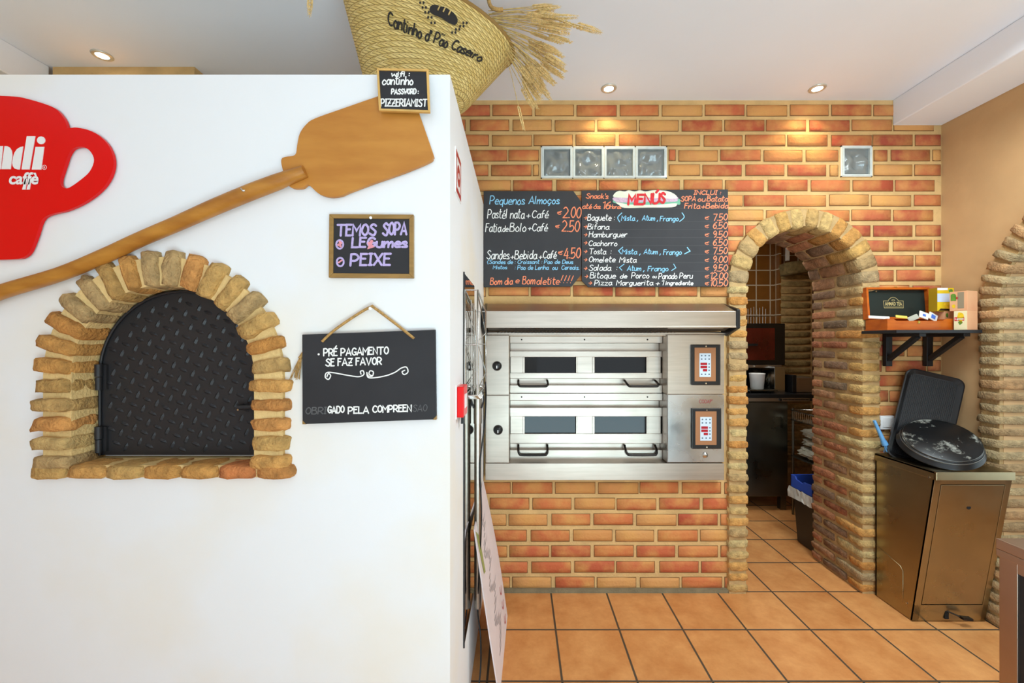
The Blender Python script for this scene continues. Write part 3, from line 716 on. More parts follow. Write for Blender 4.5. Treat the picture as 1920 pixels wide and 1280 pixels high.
for y0, y1, z0, z1 in ((1.386, 1.497, 2.112, 2.129), (1.386, 1.497, 1.991, 2.008), (1.386, 1.396, 2.008, 2.112), (1.487, 1.497, 2.008, 2.112)): mb.box(XS+0.003, XS+0.0036, y0, y1, z0, z1)
mb.prism([(XS+0.003, 1.4415+0.034*math.cos(a*PI/12), 2.06+0.036*math.sin(a*PI/12)) for a in range(24)], (0.0006, 0, 0))
mb.build('red_print', M['dred'], t, recalc=True)
mb = MB(); mb.prism([(XS+0.0036, 1.4415+0.011*math.cos(a*PI/8), 2.06+0.011*math.sin(a*PI/8)) for a in range(16)], (0.0006, 0, 0)); mb.build('white_dot', M['whitep'], t)

# wire cage on a pole with its cable
t = thing('wire_cage', 'steel wire cage on a tube with a black cable, hung beside the mirror', 'wire cage', (XS+0.03, 1.857, 0.314))
xa, xb, ya, yb = XS+0.008, XS+0.056, 1.57, 1.95
za, zb_, zl = 1.685, 1.632, 1.29
mb = MB()
for x in (xa, xb):
    mb.tube([(x, ya, zl), (x, ya, za), (x, yb, zb_), (x, yb, zl), (x, ya, zl)], 0.0036, 6)
    n = 5; zz = []
    for i in range(n):
        f = i/(n-1); zz.append((x, ya if i % 2 == 0 else yb, (za if i % 2 == 0 else zb_)-0.01-f*(za-zl-0.03)))
    mb.tube(zz, 0.0022, 6)
for y in (ya, yb):
    for z in ((za if y == ya else zb_), 1.48, zl): mb.tube([(xa, y, z), (xb, y, z)], 0.0026, 6)
for i in range(6):
    y = ya+0.03+0.06*i; mb.tube([(xa+0.02, y, za-0.03-(y-ya)*0.13), (xa+0.02, y, zl)], 0.002, 6)
for i in range(5): z = zl-0.007*i; mb.tube([(xa, ya+0.03*i, z), (xb, ya+0.03*i, z), (xb, yb, z), (xa, yb, z)], 0.0024, 6)
mb.build('cage', M['chrome'], t)
mb = MB(); px = XS+0.028
mb.tube([(px, 1.857, 1.13), (px, 1.857, 1.29)], 0.0185, 16); mb.tube([(px, 1.857, 0.314), (px, 1.857, 1.13)], 0.0155, 16); mb.build('tube', M['steel'], t)
for dx in (-.02, .022):
    mb = MB(); mb.tube(smooth_path([(px+dx, 1.83, 1.275), (px+dx*1.3, 1.835, 1.24), (px+dx*.8, 1.84, 1.20)], 4), 0.004, 6); mb.build('clip', M['matblack'], t)
mb = MB(); mb.tube(smooth_path([(px+.03, 1.90, 1.31), (px+.035, 1.88, 1.25), (px+.03, 1.85, 1.12), (px+.012, 1.838, 0.95), (px+.018, 1.838, 0.72), (px+.006, 1.84, 0.45), (px, 1.85, 0.31), (px+.015, 1.83, 0.2), (px+.02, 1.76, 0.1), (px+.005, 1.66, 0.02), (px-.005, 1.5, 0.006), (px+.01, 1.3, 0.006), (px, 1.1, 0.006)], 6), 0.0035, 6)
mb.build('cable', M['black'], t)

# leaning poster board
M['poster'] = mat('poster_print', (226, 214, 216), 0.55, vary=0.03, vscale=8); M['green'] = mat('poster_green', (152, 158, 92), 0.6); M['ink'] = mat('poster_ink', (96, 92, 100), 0.6); M['redink'] = mat('poster_red_ink', (190, 60, 70), 0.6)
t = thing('poster_board', 'thin pinkish white poster board leaning against the side of the white block', 'poster', (-0.12, 2.05, 0))
A, B = Vector((-0.186, 1.766, .70)), Vector((-0.199, 2.36, .705)); C, D = Vector((-0.080, 1.75, 0.0)), Vector((-0.062, 2.28, 0.0))
def pb(u, v):
    p = (A*(1-u)+B*u)*(1-v)+(C*(1-u)+D*u)*v; p = p.copy(); p.x += 0.012*math.sin(v*PI)*(u-.2); return p
mb = MB(); N_ = 10
vs = [pb(i/N_, j/N_) for i in range(N_+1) for j in range(N_+1)]; vs2 = [p+Vector((-0.005, 0, -0.001)) for p in vs]; k = (N_+1)**2
fs = [(i*(N_+1)+j, (i+1)*(N_+1)+j, (i+1)*(N_+1)+j+1, i*(N_+1)+j+1) for i in range(N_) for j in range(N_)]
rim = [(i, 0) for i in range(N_)]+[(N_, j) for j in range(N_)]+[(i, N_) for i in range(N_, 0, -1)]+[(0, j) for j in range(N_, 0, -1)]
ids = [i*(N_+1)+j for i, j in rim]
mb.add(vs+vs2, fs+[tuple(k+i for i in reversed(f)) for f in fs]+[(ids[i], ids[(i+1) % len(ids)], k+ids[(i+1) % len(ids)], k+ids[i]) for i in range(len(ids))])
mb.build('board', M['poster'], t)
off = Vector((0.0012, 0, 0.0002))
mb = MB(); mb.add([pb(u, v)+off for u, v in ((.02, .02), (.16, .10), (.20, .34), (.12, .32), (.05, .12))], [(0, 1, 2, 3, 4)]); mb.build('green_print', M['green'], t, recalc=False)
mb = MB(); rnd = random.Random(8)
for i in range(34):
    v = .1+.024*i; u = .35+.1*math.sin(i*.7); mb.add([pb(u, v)+off, pb(u+rnd.uniform(.05, .3), v)+off, pb(u+.1, v+.006)+off, pb(u, v+.006)+off], [(0, 1, 2, 3)])
mb.build('printed_text', M['ink'], t, recalc=False)
for i in range(3):
    mb = MB(); ribbon(mb, [(0.80+.05*math.cos(a), 0.72+.1*i+.03*math.sin(a)) for a in [x*PI/7 for x in range(10)]], 0.012, lambda a, b: pb(a, b)+off, nv=(1, 0, 0)); mb.build('red_print', M['redink'], t, recalc=False)
# ================================================================== basket and wheat on top of the block
def bas(th, v, rip_on=True):
    """th round the basket, v 0 bottom .. 1 rim"""
    e = v
    Lb, Rb = Vector((-0.545, 1.60, EYE+0.835)), Vector((-0.205, 1.60, EYE+0.905))
    Lm, Rm = Vector((-0.700, 1.66, EYE+1.385)), Vector((-0.022, 1.62, EYE+1.115))
    L_ = Lb.lerp(Lm, e); R_ = Rb.lerp(Rm, e)
    c = (L_+R_)/2; a = (R_-L_)/2; b = 0.10+0.075*e
    up = Vector((0, -1, 0.15)).normalized()
    f = 1.0 if v > 0.12 else math.sqrt(max(0, 1-((0.12-v)/0.12)**2))*0.35+0.65
    row = v*22; rip = 0.0045*abs(math.sin(PI*row)) if rip_on else 0.0045
    p = c+(a*math.cos(th)+up*b*math.sin(th))*f
    d = (a.normalized()*math.cos(th)+up*math.sin(th)); return p+d*rip
M['straw'] = mat('straw', (202, 172, 108), 0.8, vary=0.3, vscale=60)
# woven palm: braid pattern follows the basket's own rows
mw = bpy.data.materials.new('woven_palm'); mw.use_nodes = True; N = mw.node_tree.nodes; L = mw.node_tree.links; bs = N['Principled BSDF']; bs.inputs['Roughness'].default_value = 0.7
uvn = N.new('ShaderNodeUVMap'); uvn.uv_map = 'weave'; sp = N.new('ShaderNodeSeparateXYZ'); L.new(uvn.outputs[0], sp.inputs[0])
def mth(op, a, b=None):
    n = N.new('ShaderNodeMath'); n.operation = op
    for i, x in enumerate((a, b)):
        if x is None: continue
        if isinstance(x, (int, float)): n.inputs[i].default_value = x
        else: L.new(x, n.inputs[i])
    return n.outputs[0]
fv = mth('FRACT', sp.outputs[1]); tri = mth('ABSOLUTE', mth('SUBTRACT', mth('MULTIPLY', fv, 2.0), 1.0))
ph = mth('ADD', mth('MULTIPLY', sp.outputs[0], 62.0), mth('MULTIPLY', tri, 1.1))
st = mth('ABSOLUTE', mth('SUBTRACT', mth('MULTIPLY', mth('FRACT', ph), 2.0), 1.0))
seam = mth('MINIMUM', mth('MULTIPLY', mth('SUBTRACT', 1.0, tri), 5.0), 1.0)
mid = mth('MINIMUM', mth('MULTIPLY', tri, 6.0), 1.0)
hgt = mth('MULTIPLY', mth('SUBTRACT', 1.0, mth('POWER', st, 4.0)), mth('MULTIPLY', seam, mth('ADD', mth('MULTIPLY', mid, 0.4), 0.6)))
nz = N.new('ShaderNodeTexNoise'); nz.inputs['Scale'].default_value = 30; nz.inputs['Detail'].default_value = 6
wn = N.new('ShaderNodeTexWhiteNoise'); wn.noise_dimensions = '2D'
cvv = N.new('ShaderNodeCombineXYZ'); L.new(mth('FLOOR', ph), cvv.inputs[0]); L.new(mth('FLOOR', sp.outputs[1]), cvv.inputs[1]); L.new(cvv.outputs[0], wn.inputs[0])
cr_ = N.new('ShaderNodeMix'); cr_.data_type = 'RGBA'; L.new(mth('ADD', mth('MULTIPLY', wn.outputs[0], 0.6), mth('MULTIPLY', nz.outputs[0], 0.5)), cr_.inputs[0])
cr_.inputs[6].default_value = lin((206, 172, 92))+(1,); cr_.inputs[7].default_value = lin((240, 212, 140))+(1,)
c2 = N.new('ShaderNodeMix'); c2.data_type = 'RGBA'; L.new(mth('MINIMUM', mth('MULTIPLY', hgt, 2.2), 1.0), c2.inputs[0]); c2.inputs[6].default_value = lin((138, 104, 48))+(1,); L.new(cr_.outputs[2], c2.inputs[7])
L.new(c2.outputs[2], bs.inputs['Base Color'])
bp = N.new('ShaderNodeBump'); bp.inputs['Strength'].default_value = 0.9; bp.inputs['Distance'].default_value = 0.004; L.new(hgt, bp.inputs['Height']); L.new(bp.outputs[0], bs.inputs['Normal'])
M['weave'] = mw
t = thing('straw_basket', 'large woven straw bag with black bakery print lying on top of the white block', 'basket', (-0.38, 1.62, 2.307))
NT, NV = 72, 110
vs = [bas(2*PI*i/NT, j/NV) for j in range(NV+1) for i in range(NT)]
fs = [(j*NT+i, (j+1)*NT+i, (j+1)*NT+(i+1) % NT, j*NT+(i+1) % NT) for j in range(NV) for i in range(NT)]
fs.append(tuple(range(NT)))
mb = MB(); mb.add(vs, fs, 0, smooth=True)
o = mb.build('bag', M['weave'], t, recalc=False)
uv = o.data.uv_layers.new(name='weave')
for p in o.data.polygons:
    for li, vi in zip(p.loop_indices, p.vertices):
        i, j = vi % NT, vi//NT; u = i/NT
        if len(p.vertices) == 4 and p.vertices[0] % NT == NT-1 and i == 0: u = 1.0
        uv.data[li].uv = (u, j/NV*22)
sd = o.modifiers.new('thickness', 'SOLIDIFY'); sd.thickness = 0.006; sd.offset = -1
mb = MB(); mb.tube([bas(2*PI*i/NT, 1.0) for i in range(NT+1)], 0.008, 8); mb.build('rim', M['weave'], t)
# black print on the camera side: (s, v) around th = 90 degrees
M['print'] = mat('black_print', (40, 36, 34), 0.8)
def onb(s, v):
    th = math.acos(max(-1, min(1, s))); p = bas(th, v, False); q = bas(th+.02, v, False); r = bas(th, v+.02, False)
    n = (q-p).cross(r-p); n.normalize()
    if n.y > 0: n = -n
    return p+n*0.0035
def inv(px, py):
    """where a sight line meets the bag"""
    best = None; lo = (-.98, .98, 0.0, 1.0)
    for it in range(4):
        best = None
        for a in range(25):
            for b in range(25):
                s = lo[0]+(lo[1]-lo[0])*a/24; v = lo[2]+(lo[3]-lo[2])*b/24; w = onb(s, v)
                d = (CX+w.x*F/w.y-px)**2+(CY-(w.z-EYE)*F/w.y-py)**2
                if best is None or d < best[0]: best = (d, s, v)
        ds, dv = (lo[1]-lo[0])/10, (lo[3]-lo[2])/10; lo = (max(-.99, best[1]-ds), min(.99, best[1]+ds), max(0, best[2]-dv), min(1, best[2]+dv))
    return best[1], best[2]
a0, a1 = inv(728, 46), inv(900, 116); a2 = inv(812, 80)
mb = MB(); txt = "Cantinho d' Pão Caseiro".replace('ã', 'a')
q0 = Vector((a0[0], a0[1], 0)); q1 = Vector((a1[0], a1[1], 0)); qm = Vector((a2[0], a2[1], 0)); hv = 0.105
st_ = strokes_of(txt, 0, 0, 1.0, 1.0, slant=0.25, gap=1.4)
def lay(x, y):
    k = q0*((1-x)*(1-2*x))+qm*(4*x*(1-x))+q1*(x*(2*x-1))
    return onb(k.x+0.0, k.y-y*hv)
for q in st_:
    pts = [lay(x, y) for x, y in q]; mb.tube(pts if len(pts) > 1 and (pts[0]-pts[-1]).length+len(pts) > 2.001 else [pts[0], pts[0]+Vector((0.002, 0, 0))], 0.0028, 5)
til = [lay(0.575+0.035*i/3, -0.98-(.14 if i % 2 else 0)) for i in range(4)]; mb.tube(til, 0.002, 5)
mb.build('lettering', M['print'], t)
mb = MB()
loaf = [(806, 14), (812, 9), (822, 10), (826, 12), (834, 13), (840, 17), (848, 22), (854, 28), (858, 36), (857, 43), (852, 47), (842, 43), (828, 34), (814, 28), (806, 22)]
sv = [Vector((*inv(a, b), 0)) for a, b in [tuple(v_[:2]) for v_ in smooth_path([Vector((a, b, 0)) for a, b in loaf], 3, True)]]; cs = sum(sv, Vector())/len(sv); nl = len(sv); vv_ = []
for r_ in range(1, 8): vv_ += [onb(*(cs.lerp(q_, r_/7))[:2]) for q_ in sv]
mb.add(vv_, [tuple(range(nl))]+[(r_*nl+i, r_*nl+(i+1) % nl, (r_+1)*nl+(i+1) % nl, (r_+1)*nl+i) for r_ in range(6) for i in range(nl)])
for stem, n in ((((791, 6), (797, 18), (804, 30), (812, 44)), 5), (((851, 62), (858, 56), (866, 50), (872, 44)), 4)):
    for i in range(n):
        f = i/(n-1)*2.999; k = int(f); a, b = stem[k], stem[k+1]; cx_, cy_ = a[0]+(b[0]-a[0])*(f-k), a[1]+(b[1]-a[1])*(f-k)
        for s_ in (-1, 1):
            g = [(cx_+s_*3.2+2.0*math.cos(x*PI/4), cy_-1+2.8*math.sin(x*PI/4)) for x in range(8)]
            mb.add([onb(*inv(*p)) for p in g], [tuple(range(8))])
mb.build('loaf_emblem', M['print'], t, recalc=False)['label'] = 'black loaf and wheat emblem'
mb = MB()
for i, (a, b) in enumerate(((824, 18), (834, 21), (844, 27))):
    pts = [onb(*inv(a-4+k*2.2, b-4-(0 if k else 0)+k*0.2-((k == 1)*-0)) ) for k in range(2)]
    pts = [onb(*inv(a-3, b+2)), onb(*inv(a+1, b-6))]; mb.tube([p+Vector((0, -0.002, 0)) for p in pts], 0.0026, 5)
mb.build('loaf_slashes', M['straw'], t)
mb = MB(); h0 = P(935, 12, 1.55)
mb.tube(smooth_path([bas(1.75, 1.0), P(850, -62, 1.45), P(895, -58, 1.5), P(912, -24, 1.56), P(917, 4, 1.58), P(922, 14, 1.57), P(932, 18, 1.57), P(942, 18, 1.58)], 5), 0.007, 8); mb.build('handle', M['jute'], t)

# wheat sheaf sticking out of the bag's mouth
t = thing('wheat_sheaf', 'bunch of dried wheat sticking out of the right end of the straw bag', 'wheat', P(930, 60, 1.62))
mb = MB(); rnd = random.Random(21)
for i in range(14):
    k_ = 1.0 if i < 9 else 1-(i-8)*0.11
    for s_ in (-1, 1, 0):
        z = i*0.0056+(0.0028 if s_ == 0 else 0); c = Vector((s_*0.0052*k_, (0.0035 if s_ == 0 else 0)*(1 if i % 2 else -1), z)); l, w = 0.0072, 0.0026*k_
        vs = [c+Vector((-s_*.002, 0, -l*.7)), c+Vector((w, 0, 0)), c+Vector((0, w, 0)), c+Vector((-w, 0, 0)), c+Vector((0, -w, 0)), c+Vector((s_*0.0045, 0, l))]
        mb.add(vs, [(0, 2, 1), (0, 3, 2), (0, 4, 3), (0, 1, 4), (5, 1, 2), (5, 2, 3), (5, 3, 4), (5, 4, 1)], 0)
M['grain'] = mat('wheat_grain', (220, 188, 126), 0.75, vary=0.3, vscale=70)
ear0 = mb.build('ear', M['grain'], recalc=False); ear_me = ear0.data; bpy.data.objects.remove(ear0)
def stalk(parent, pts, r=0.0013, scale=1.0):
    mb = MB(); q = smooth_path(pts, 4); mb.tube(q, r, 5); so = mb.build('stalk', M['straw'], parent)
    e = bpy.data.objects.new('ear', ear_me); COL.objects.link(e); e.parent = so
    d = (q[-1]-q[-2]).normalized(); org = ORG.get(parent, Vector((0, 0, 0))) if parent else Vector((0, 0, 0))
    R = d.to_track_quat('Z', 'Y').to_matrix().to_4x4()
    e.matrix_local = Matrix.Translation(q[-1]-org-d*0.004) @ R @ Matrix.Rotation(rnd.uniform(0, 3), 4, 'Z') @ Matrix.Scale(scale, 4)
    return so
ends = []
for i in range(78):
    f = rnd.random(); ang_ = math.radians(-6+68*f); y = 1.50+0.22*rnd.random()
    r1 = rnd.uniform(70, 118); s = (918+rnd.uniform(-6, 6)+18*f, 26+56*f+rnd.uniform(-8, 8))
    e = (s[0]+r1*math.cos(ang_), s[1]+r1*math.sin(ang_)); m = ((s[0]+e[0])/2+rnd.uniform(-3, 3), (s[1]+e[1])/2-rnd.uniform(0, 6))
    stalk(t, [P(*s, 1.62).lerp(P(*s, y), .4), P(*m, y*.5+.80), P(*e, y)], scale=rnd.uniform(0.85, 1.25))
stalk(t, [P(930, 30, 1.6), P(1000, 30, 1.58), P(1064, 42, 1.56), P(1086, 48, 1.56)], scale=1.2)
stalk(t, [P(930, 30, 1.6), P(990, 22, 1.58), P(1040, 34, 1.56), P(1052, 38, 1.56)], scale=1.2)
stalk(t, [P(945, 92, 1.60), P(958, 138, 1.58), P(970, 190, 1.57), P(973, 203, 1.57)], scale=1.1)
stalk(t, [P(946, 92, 1.60), P(960, 118, 1.6), P(985, 150, 1.6), P(990, 157, 1.6)], scale=0.4)
w = stalk(None, [bas(PI, 1.0), bas(PI, 1.0)+Vector((-.03, -.05, .02)), P(578, -44, 1.5), P(582, -24, 1.5), P(582, -12, 1.5)], scale=1.1)
w.name = 'wheat_stalk'; tag(w, 'single wheat ear dangling at the top edge, left of the straw bag', 'wheat')

# ================================================================== menu boards
YM = YB-0.030
M['slate2'] = mat('menu_chalkboard', (62, 62, 65), 0.6, vary=0.08, vscale=7, spec=0.25); M['rule'] = mat('ruled_line', (92, 92, 94), 0.7)
t = thing('menu_board', 'left menu chalkboard with cut right corners listing breakfasts above the steel oven', 'menu board', P(998, 537, YM))
mb = MB(); mb.prism([P(a, b, YM) for a, b in ((907, 358), (1075, 358), (1090, 378), (1090, 514), (1072, 537), (907, 538))], (0, 0.012, 0)); mb.build('board', M['slate2'], t, bevel=0.0008)
def letters(name, m, items, lab=None, y=None, wid=1.9):
    mb = MB()
    for it in items:
        tx, x, yy, h, w = it[:5]; write(mb, tx, x, yy, h, y or (YM-0.0006), w, (it[5] if len(it) > 5 else wid)*0.76, slant=0.18)
    o = mb.build(name, m, t, recalc=False)
    if lab: o['label'] = lab
def zz(a, b): return (890+a/3.84, 340+b/3.84)      # from an enlarged view of the boards
def it(tx, a, b, h, w, wid=1.9): x, y = zz(a, b); return (tx, x, y, h/3.84, w/3.84, wid)
for ln_ in ([it('Pastél nata', 92, 264, 62, 262, 2.1), it('+', 372, 262, 45, 26), it('Café', 412, 262, 52, 116, 2.1)], [it('Fatia', 78, 362, 58, 108, 2.1), it('de', 200, 360, 40, 40), it('Bolo', 252, 360, 58, 116, 2.1), it('+', 384, 350, 36, 22), it('Café', 414, 356, 52, 108, 2.1)], [it('Sandes', 86, 556, 60, 160, 2.1), it('+', 258, 556, 36, 24), it('Bebida', 288, 556, 58, 156, 2.1), it('+', 462, 556, 36, 22), it('Café', 492, 552, 50, 94, 2.1)]): letters('menu_line', M['chalk'], ln_)
letters('heading', M['blue'], [it('Pequenos', 108, 164, 58, 248, 2.3), it('Almoços', 390, 160, 52, 216, 2.3)], 'blue heading')
letters('blue_lettering', M['blue'], [it('(Sandes de : Croissant : Pao de Deus', 90, 592, 27, 616, 1.5), it('Mistos', 132, 630, 24, 98, 1.5), it(': Pao de Lenha  ou  Cereais.', 290, 634, 30, 462, 1.5)])
for ln_ in ([it('$', 594, 238, 30, 26), it('2.00', 636, 262, 76, 126, 2.6)], [it('$', 580, 334, 26, 26), it('2.50', 628, 358, 76, 122, 2.6)], [it('$', 600, 526, 32, 28), it('4.50', 642, 552, 72, 116, 2.6)]): letters('price', M['orange'], ln_, 'orange price')
letters('greeting', M['orange'], [it('Bom dia', 112, 740, 46, 158, 2.2), it('e', 294, 730, 40, 24), it('Bom', 344, 738, 54, 88, 2.2), it('aletite', 446, 740, 48, 160, 2.2), it('!!!!', 616, 728, 50, 74, 2.0)])

t = thing('menu_board', 'wide right menu chalkboard with a painted sandwich at the top, above the steel oven', 'menu board', P(1230, 538, YM))
mb = MB(); mb.prism([P(a, b, YM-0.002) for a, b in ((1090.5, 357), (1365, 355), (1366, 537), (1103, 538), (1091, 526))], (0, 0.012, 0)); mb.build('board', M['slate2'], t, bevel=0.0008)
YM2 = YM-0.0028
mb = MB()
for yy in (195, 290, 346, 404, 462, 524, 584, 646): a, b = zz(780, yy); ribbon(mb, [(a, b), (1365, b)], 0.35, lambda u, v: P(u, v, YM2+0.0004))
mb.build('ruled_lines', M['rule'], t, recalc=False)
_l = letters
def letters2(name, m, items, lab=None): letters(name, m, items, lab, y=YM2)
LINES = [[it('Baguete :', 812, 280, 42, 192)], [it('Bifana', 812, 344, 38, 152)], [it('Hamburguer', 822, 400, 38, 272)], [it('Cachorro', 820, 462, 36, 204)], [it('Tosta  :', 824, 522, 38, 156)], [it('Omelete', 822, 580, 38, 188), it('Mista', 1042, 582, 36, 118)], [it('Salada  :', 822, 640, 40, 200)],
    [it('Bitoque', 830, 696, 40, 182), it('de', 1046, 696, 30, 48), it('Porco', 1128, 696, 40, 126), it('ou', 1280, 694, 24, 28, 1.4), it('Panado', 1324, 700, 40, 132), it('Peru', 1474, 698, 38, 92)], [it('Pizza', 862, 746, 36, 122), it('Marguerita', 1020, 746, 34, 260), it('+1', 1304, 746, 32, 52), it('ingrediente', 1376, 744, 28, 194)]]
for ln_ in LINES: letters2('menu_line', M['chalk'], ln_)
for ln_ in ([it('(', 1024, 284, 56, 22, 2.2), it('Mista ,', 1056, 280, 34, 118), it('Atum ,', 1206, 280, 34, 112), it('Frango', 1334, 284, 34, 132), it(')', 1478, 280, 54, 24, 2.2)], [it('<', 1030, 520, 46, 22, 2.2), it('Mista ,', 1060, 522, 34, 132), it('Atum ,', 1218, 522, 34, 120), it('Frango', 1358, 526, 36, 130), it('>', 1512, 520, 46, 30, 2.4)], [it('<', 1036, 640, 44, 24), it('Atum ,', 1098, 642, 34, 122), it('Frango', 1246, 644, 34, 146), it('>', 1418, 640, 46, 24)]):
    letters2('fillings', M['blue'], ln_, 'blue list of fillings')
rowsy = [(280, '7.50'), (340, '6.50'), (402, '9.50'), (462, '6.50'), (522, '7.50'), (584, '9.00'), (644, '9.50'), (702, '12.00'), (752, '10.50')]
letters2('opening_note', M['orange'], [it("Snack's", 802, 122, 34, 156, 2.1), it('até', 776, 196, 34, 64, 2.1), it('ás', 856, 196, 32, 46, 2.1), it('16', 914, 198, 50, 54, 2.6), it('Horas', 974, 196, 28, 78, 1.8)], 'orange lettering')
letters2('included_note', M['orange'], [it('INCLUI :', 1578, 94, 28, 190, 2.2), it('SOPA', 1484, 142, 34, 106, 2.2), it('ou', 1606, 142, 32, 52, 2.2), it('Batata', 1672, 142, 36, 148, 2.2), it('Frita', 1510, 194, 36, 108, 2.2), it('+', 1630, 194, 34, 28, 2.2), it('Bebida', 1664, 192, 36, 158, 2.2)], 'orange lettering')
for y, p in rowsy: letters2('price', M['orange'], [it('$', 1656, y-6, 28, 26, 1.4), it(p, 1716 if len(p) == 4 else 1690, y, 46, 100 if len(p) == 4 else 128, 2.2)], 'orange price')
for x, y in [(786, q-8) for q in (280, 344, 402, 460, 522, 582, 644)]+[(792, 694), (820, 742)]: letters2('arrow', M['orange'], [it('^', x, y, 36, 22, 1.6)], 'orange arrow')
def blob(name, m, pts, dy, sub=4):
    mb = MB(); q = smooth_path([Vector((*zz(a, b), 0)) for a, b in pts], sub, True); mb.prism([P(v.x, v.y, YM2-dy) for v in q], (0, dy+0.0004, 0)); return mb.build(name, m, t)
M['bread'] = mat('painted_bread', (236, 236, 222), 0.7, rgb2=(222, 226, 196), vary=0.1, vscale=14); M['lettuce'] = mat('painted_lettuce', (120, 186, 156), 0.7); M['ham'] = mat('painted_ham', (206, 176, 196), 0.7, vary=0.2, vscale=120); M['menured'] = mat('painted_red', (216, 44, 52), 0.7, vary=0.2, vscale=60)
blob('painted_lettuce', M['lettuce'], [(996, 140), (1020, 120), (1200, 118), (1450, 120), (1480, 150), (1474, 168), (1440, 164), (1300, 168), (1100, 170), (1010, 156)], 0.0003)
blob('painted_bread_base', M['bread'], [(1020, 150), (1120, 166), (1300, 168), (1440, 158), (1456, 168), (1420, 186), (1240, 188), (1080, 190), (1040, 170)], 0.0006)
blob('painted_ham', M['ham'], [(1000, 116), (1100, 104), (1300, 104), (1450, 110), (1462, 130), (1440, 146), (1300, 146), (1060, 152), (1006, 140)], 0.0009)
blob('painted_bread_top', M['bread'], [(1002, 112), (1010, 84), (1040, 68), (1080, 72), (1110, 64), (1150, 72), (1190, 64), (1230, 72), (1280, 64), (1330, 64), (1390, 70), (1440, 92), (1458, 120), (1400, 124), (1240, 116), (1100, 118)], 0.0012)
mb = MB()
for ch, x, w_, b in (('M', 1106, 46, 166), ('E', 1168, 44, 164), ('N', 1222, 46, 158), ('Ú', 1280, 46, 158), ('S', 1334, 32, 154)):
    tx = it(ch, x, b, 68, w_, 4.6); write(mb, tx[0], tx[1], tx[2], tx[3], YM2-0.0016, tx[4], tx[5], slant=0.1)
mb.build('red_lettering', M['menured'], t, recalc=False)
# ================================================================== two-deck bakery oven
YO, YI = 2.44, 2.55
def bx(mb, x0, y0, x1, y1, Ya, Yb, m=0):
    """box whose front face covers the pixel rectangle at depth Ya"""
    a = P(x0, y1, Ya); b = P(x1, y0, Ya); return mb.box(a.x, b.x, Ya, Yb, a.z, b.z, m)
M['oglass'] = mat('oven_glass', (18, 18, 19), 0.05, spec=0.3); M['handle'] = mat('dark_handle', (48, 44, 42), 0.25, 0.7)
M['bronze'] = mat('bronze_panel', (168, 118, 82), 0.35, 0.3); M['lcd'] = mat('red_display', (150, 10, 30), 0.3, emit=0.4); M['key'] = mat('keypad', (206, 222, 236), 0.4); M['btn'] = mat('grey_button', (100, 116, 134), 0.5)
M['mesh'] = mat('filter_mesh', (120, 118, 112), 0.4, 0.9)
M['steel2'] = mat('scuffed_steel', (172, 168, 164), 0.26, 1.0, vary=0.08, vscale=5, bump=0.05, bscale=14, rvary=0.1)
t = thing('bakery_oven', 'stainless steel two-deck bakery oven set into the brick wall under the menu boards', 'oven', P(1134, 900, YO))
mb = MB(); z0, z1 = Zp(899, YO), Zp(628, YO); x0, x1 = P(909, 0, YO).x, P(1358, 0, YO).x
bx(mb, 910, 868.5, 1358, 900, YO, 2.8)                                    # base band
xi0, xi1 = -0.056, 0.867
mb.box(x0+0.003, xi0, YO+0.012, 2.8, Zp(868, YO), z1); mb.box(xi1, x1-0.003, YO+0.012, 2.8, Zp(868, YO), z1)
mb.box(xi0, xi1, YI+0.07, 2.8, Zp(868, YO), z1); mb.box(x0, x1, YO+0.02, 2.8, z1-0.004, z1+0.02)
mb.build('body', M['steel'], t, bevel=0.0015)
for (a, b) in ((628.5, 740), (741.5, 867.5)):
    mb = MB(); bx(mb, 911, a, 954.5, b, YO, YO+0.012); o = mb.build('side_panel', M['steel'], t, bevel=0.002)
for i, (a, b) in enumerate(((627.5, 738.5), (740, 866.5))):
    mb = MB(); bx(mb, 1252, a, 1358, b, YO, YO+0.012); mb.box(xi1-0.003, xi1, YO+0.002, YI+0.05, Zp(b, YO), Zp(a, YO))
    o = mb.build('control_box', M['steel2'] if i else M['steel'], t, bevel=0.002)
for px_, py_ in ((932, 686), (934, 805.5)):
    mb = MB(); c = P(px_, py_, YO); mb.lathe([(0, 0.032), (0.014, 0.032), (0.022, 0.026), (0.0275, 0.008), (0.028, 0)], c, (0, -1, 0), 28)
    k = mb.build('knob', M['black'], t); mb = MB(); mb.box(c.x-0.0025, c.x+0.0025, YO-0.034, YO-0.03, c.z-0.012, c.z+0.004); mb.build('pointer', M['whitep'], k)
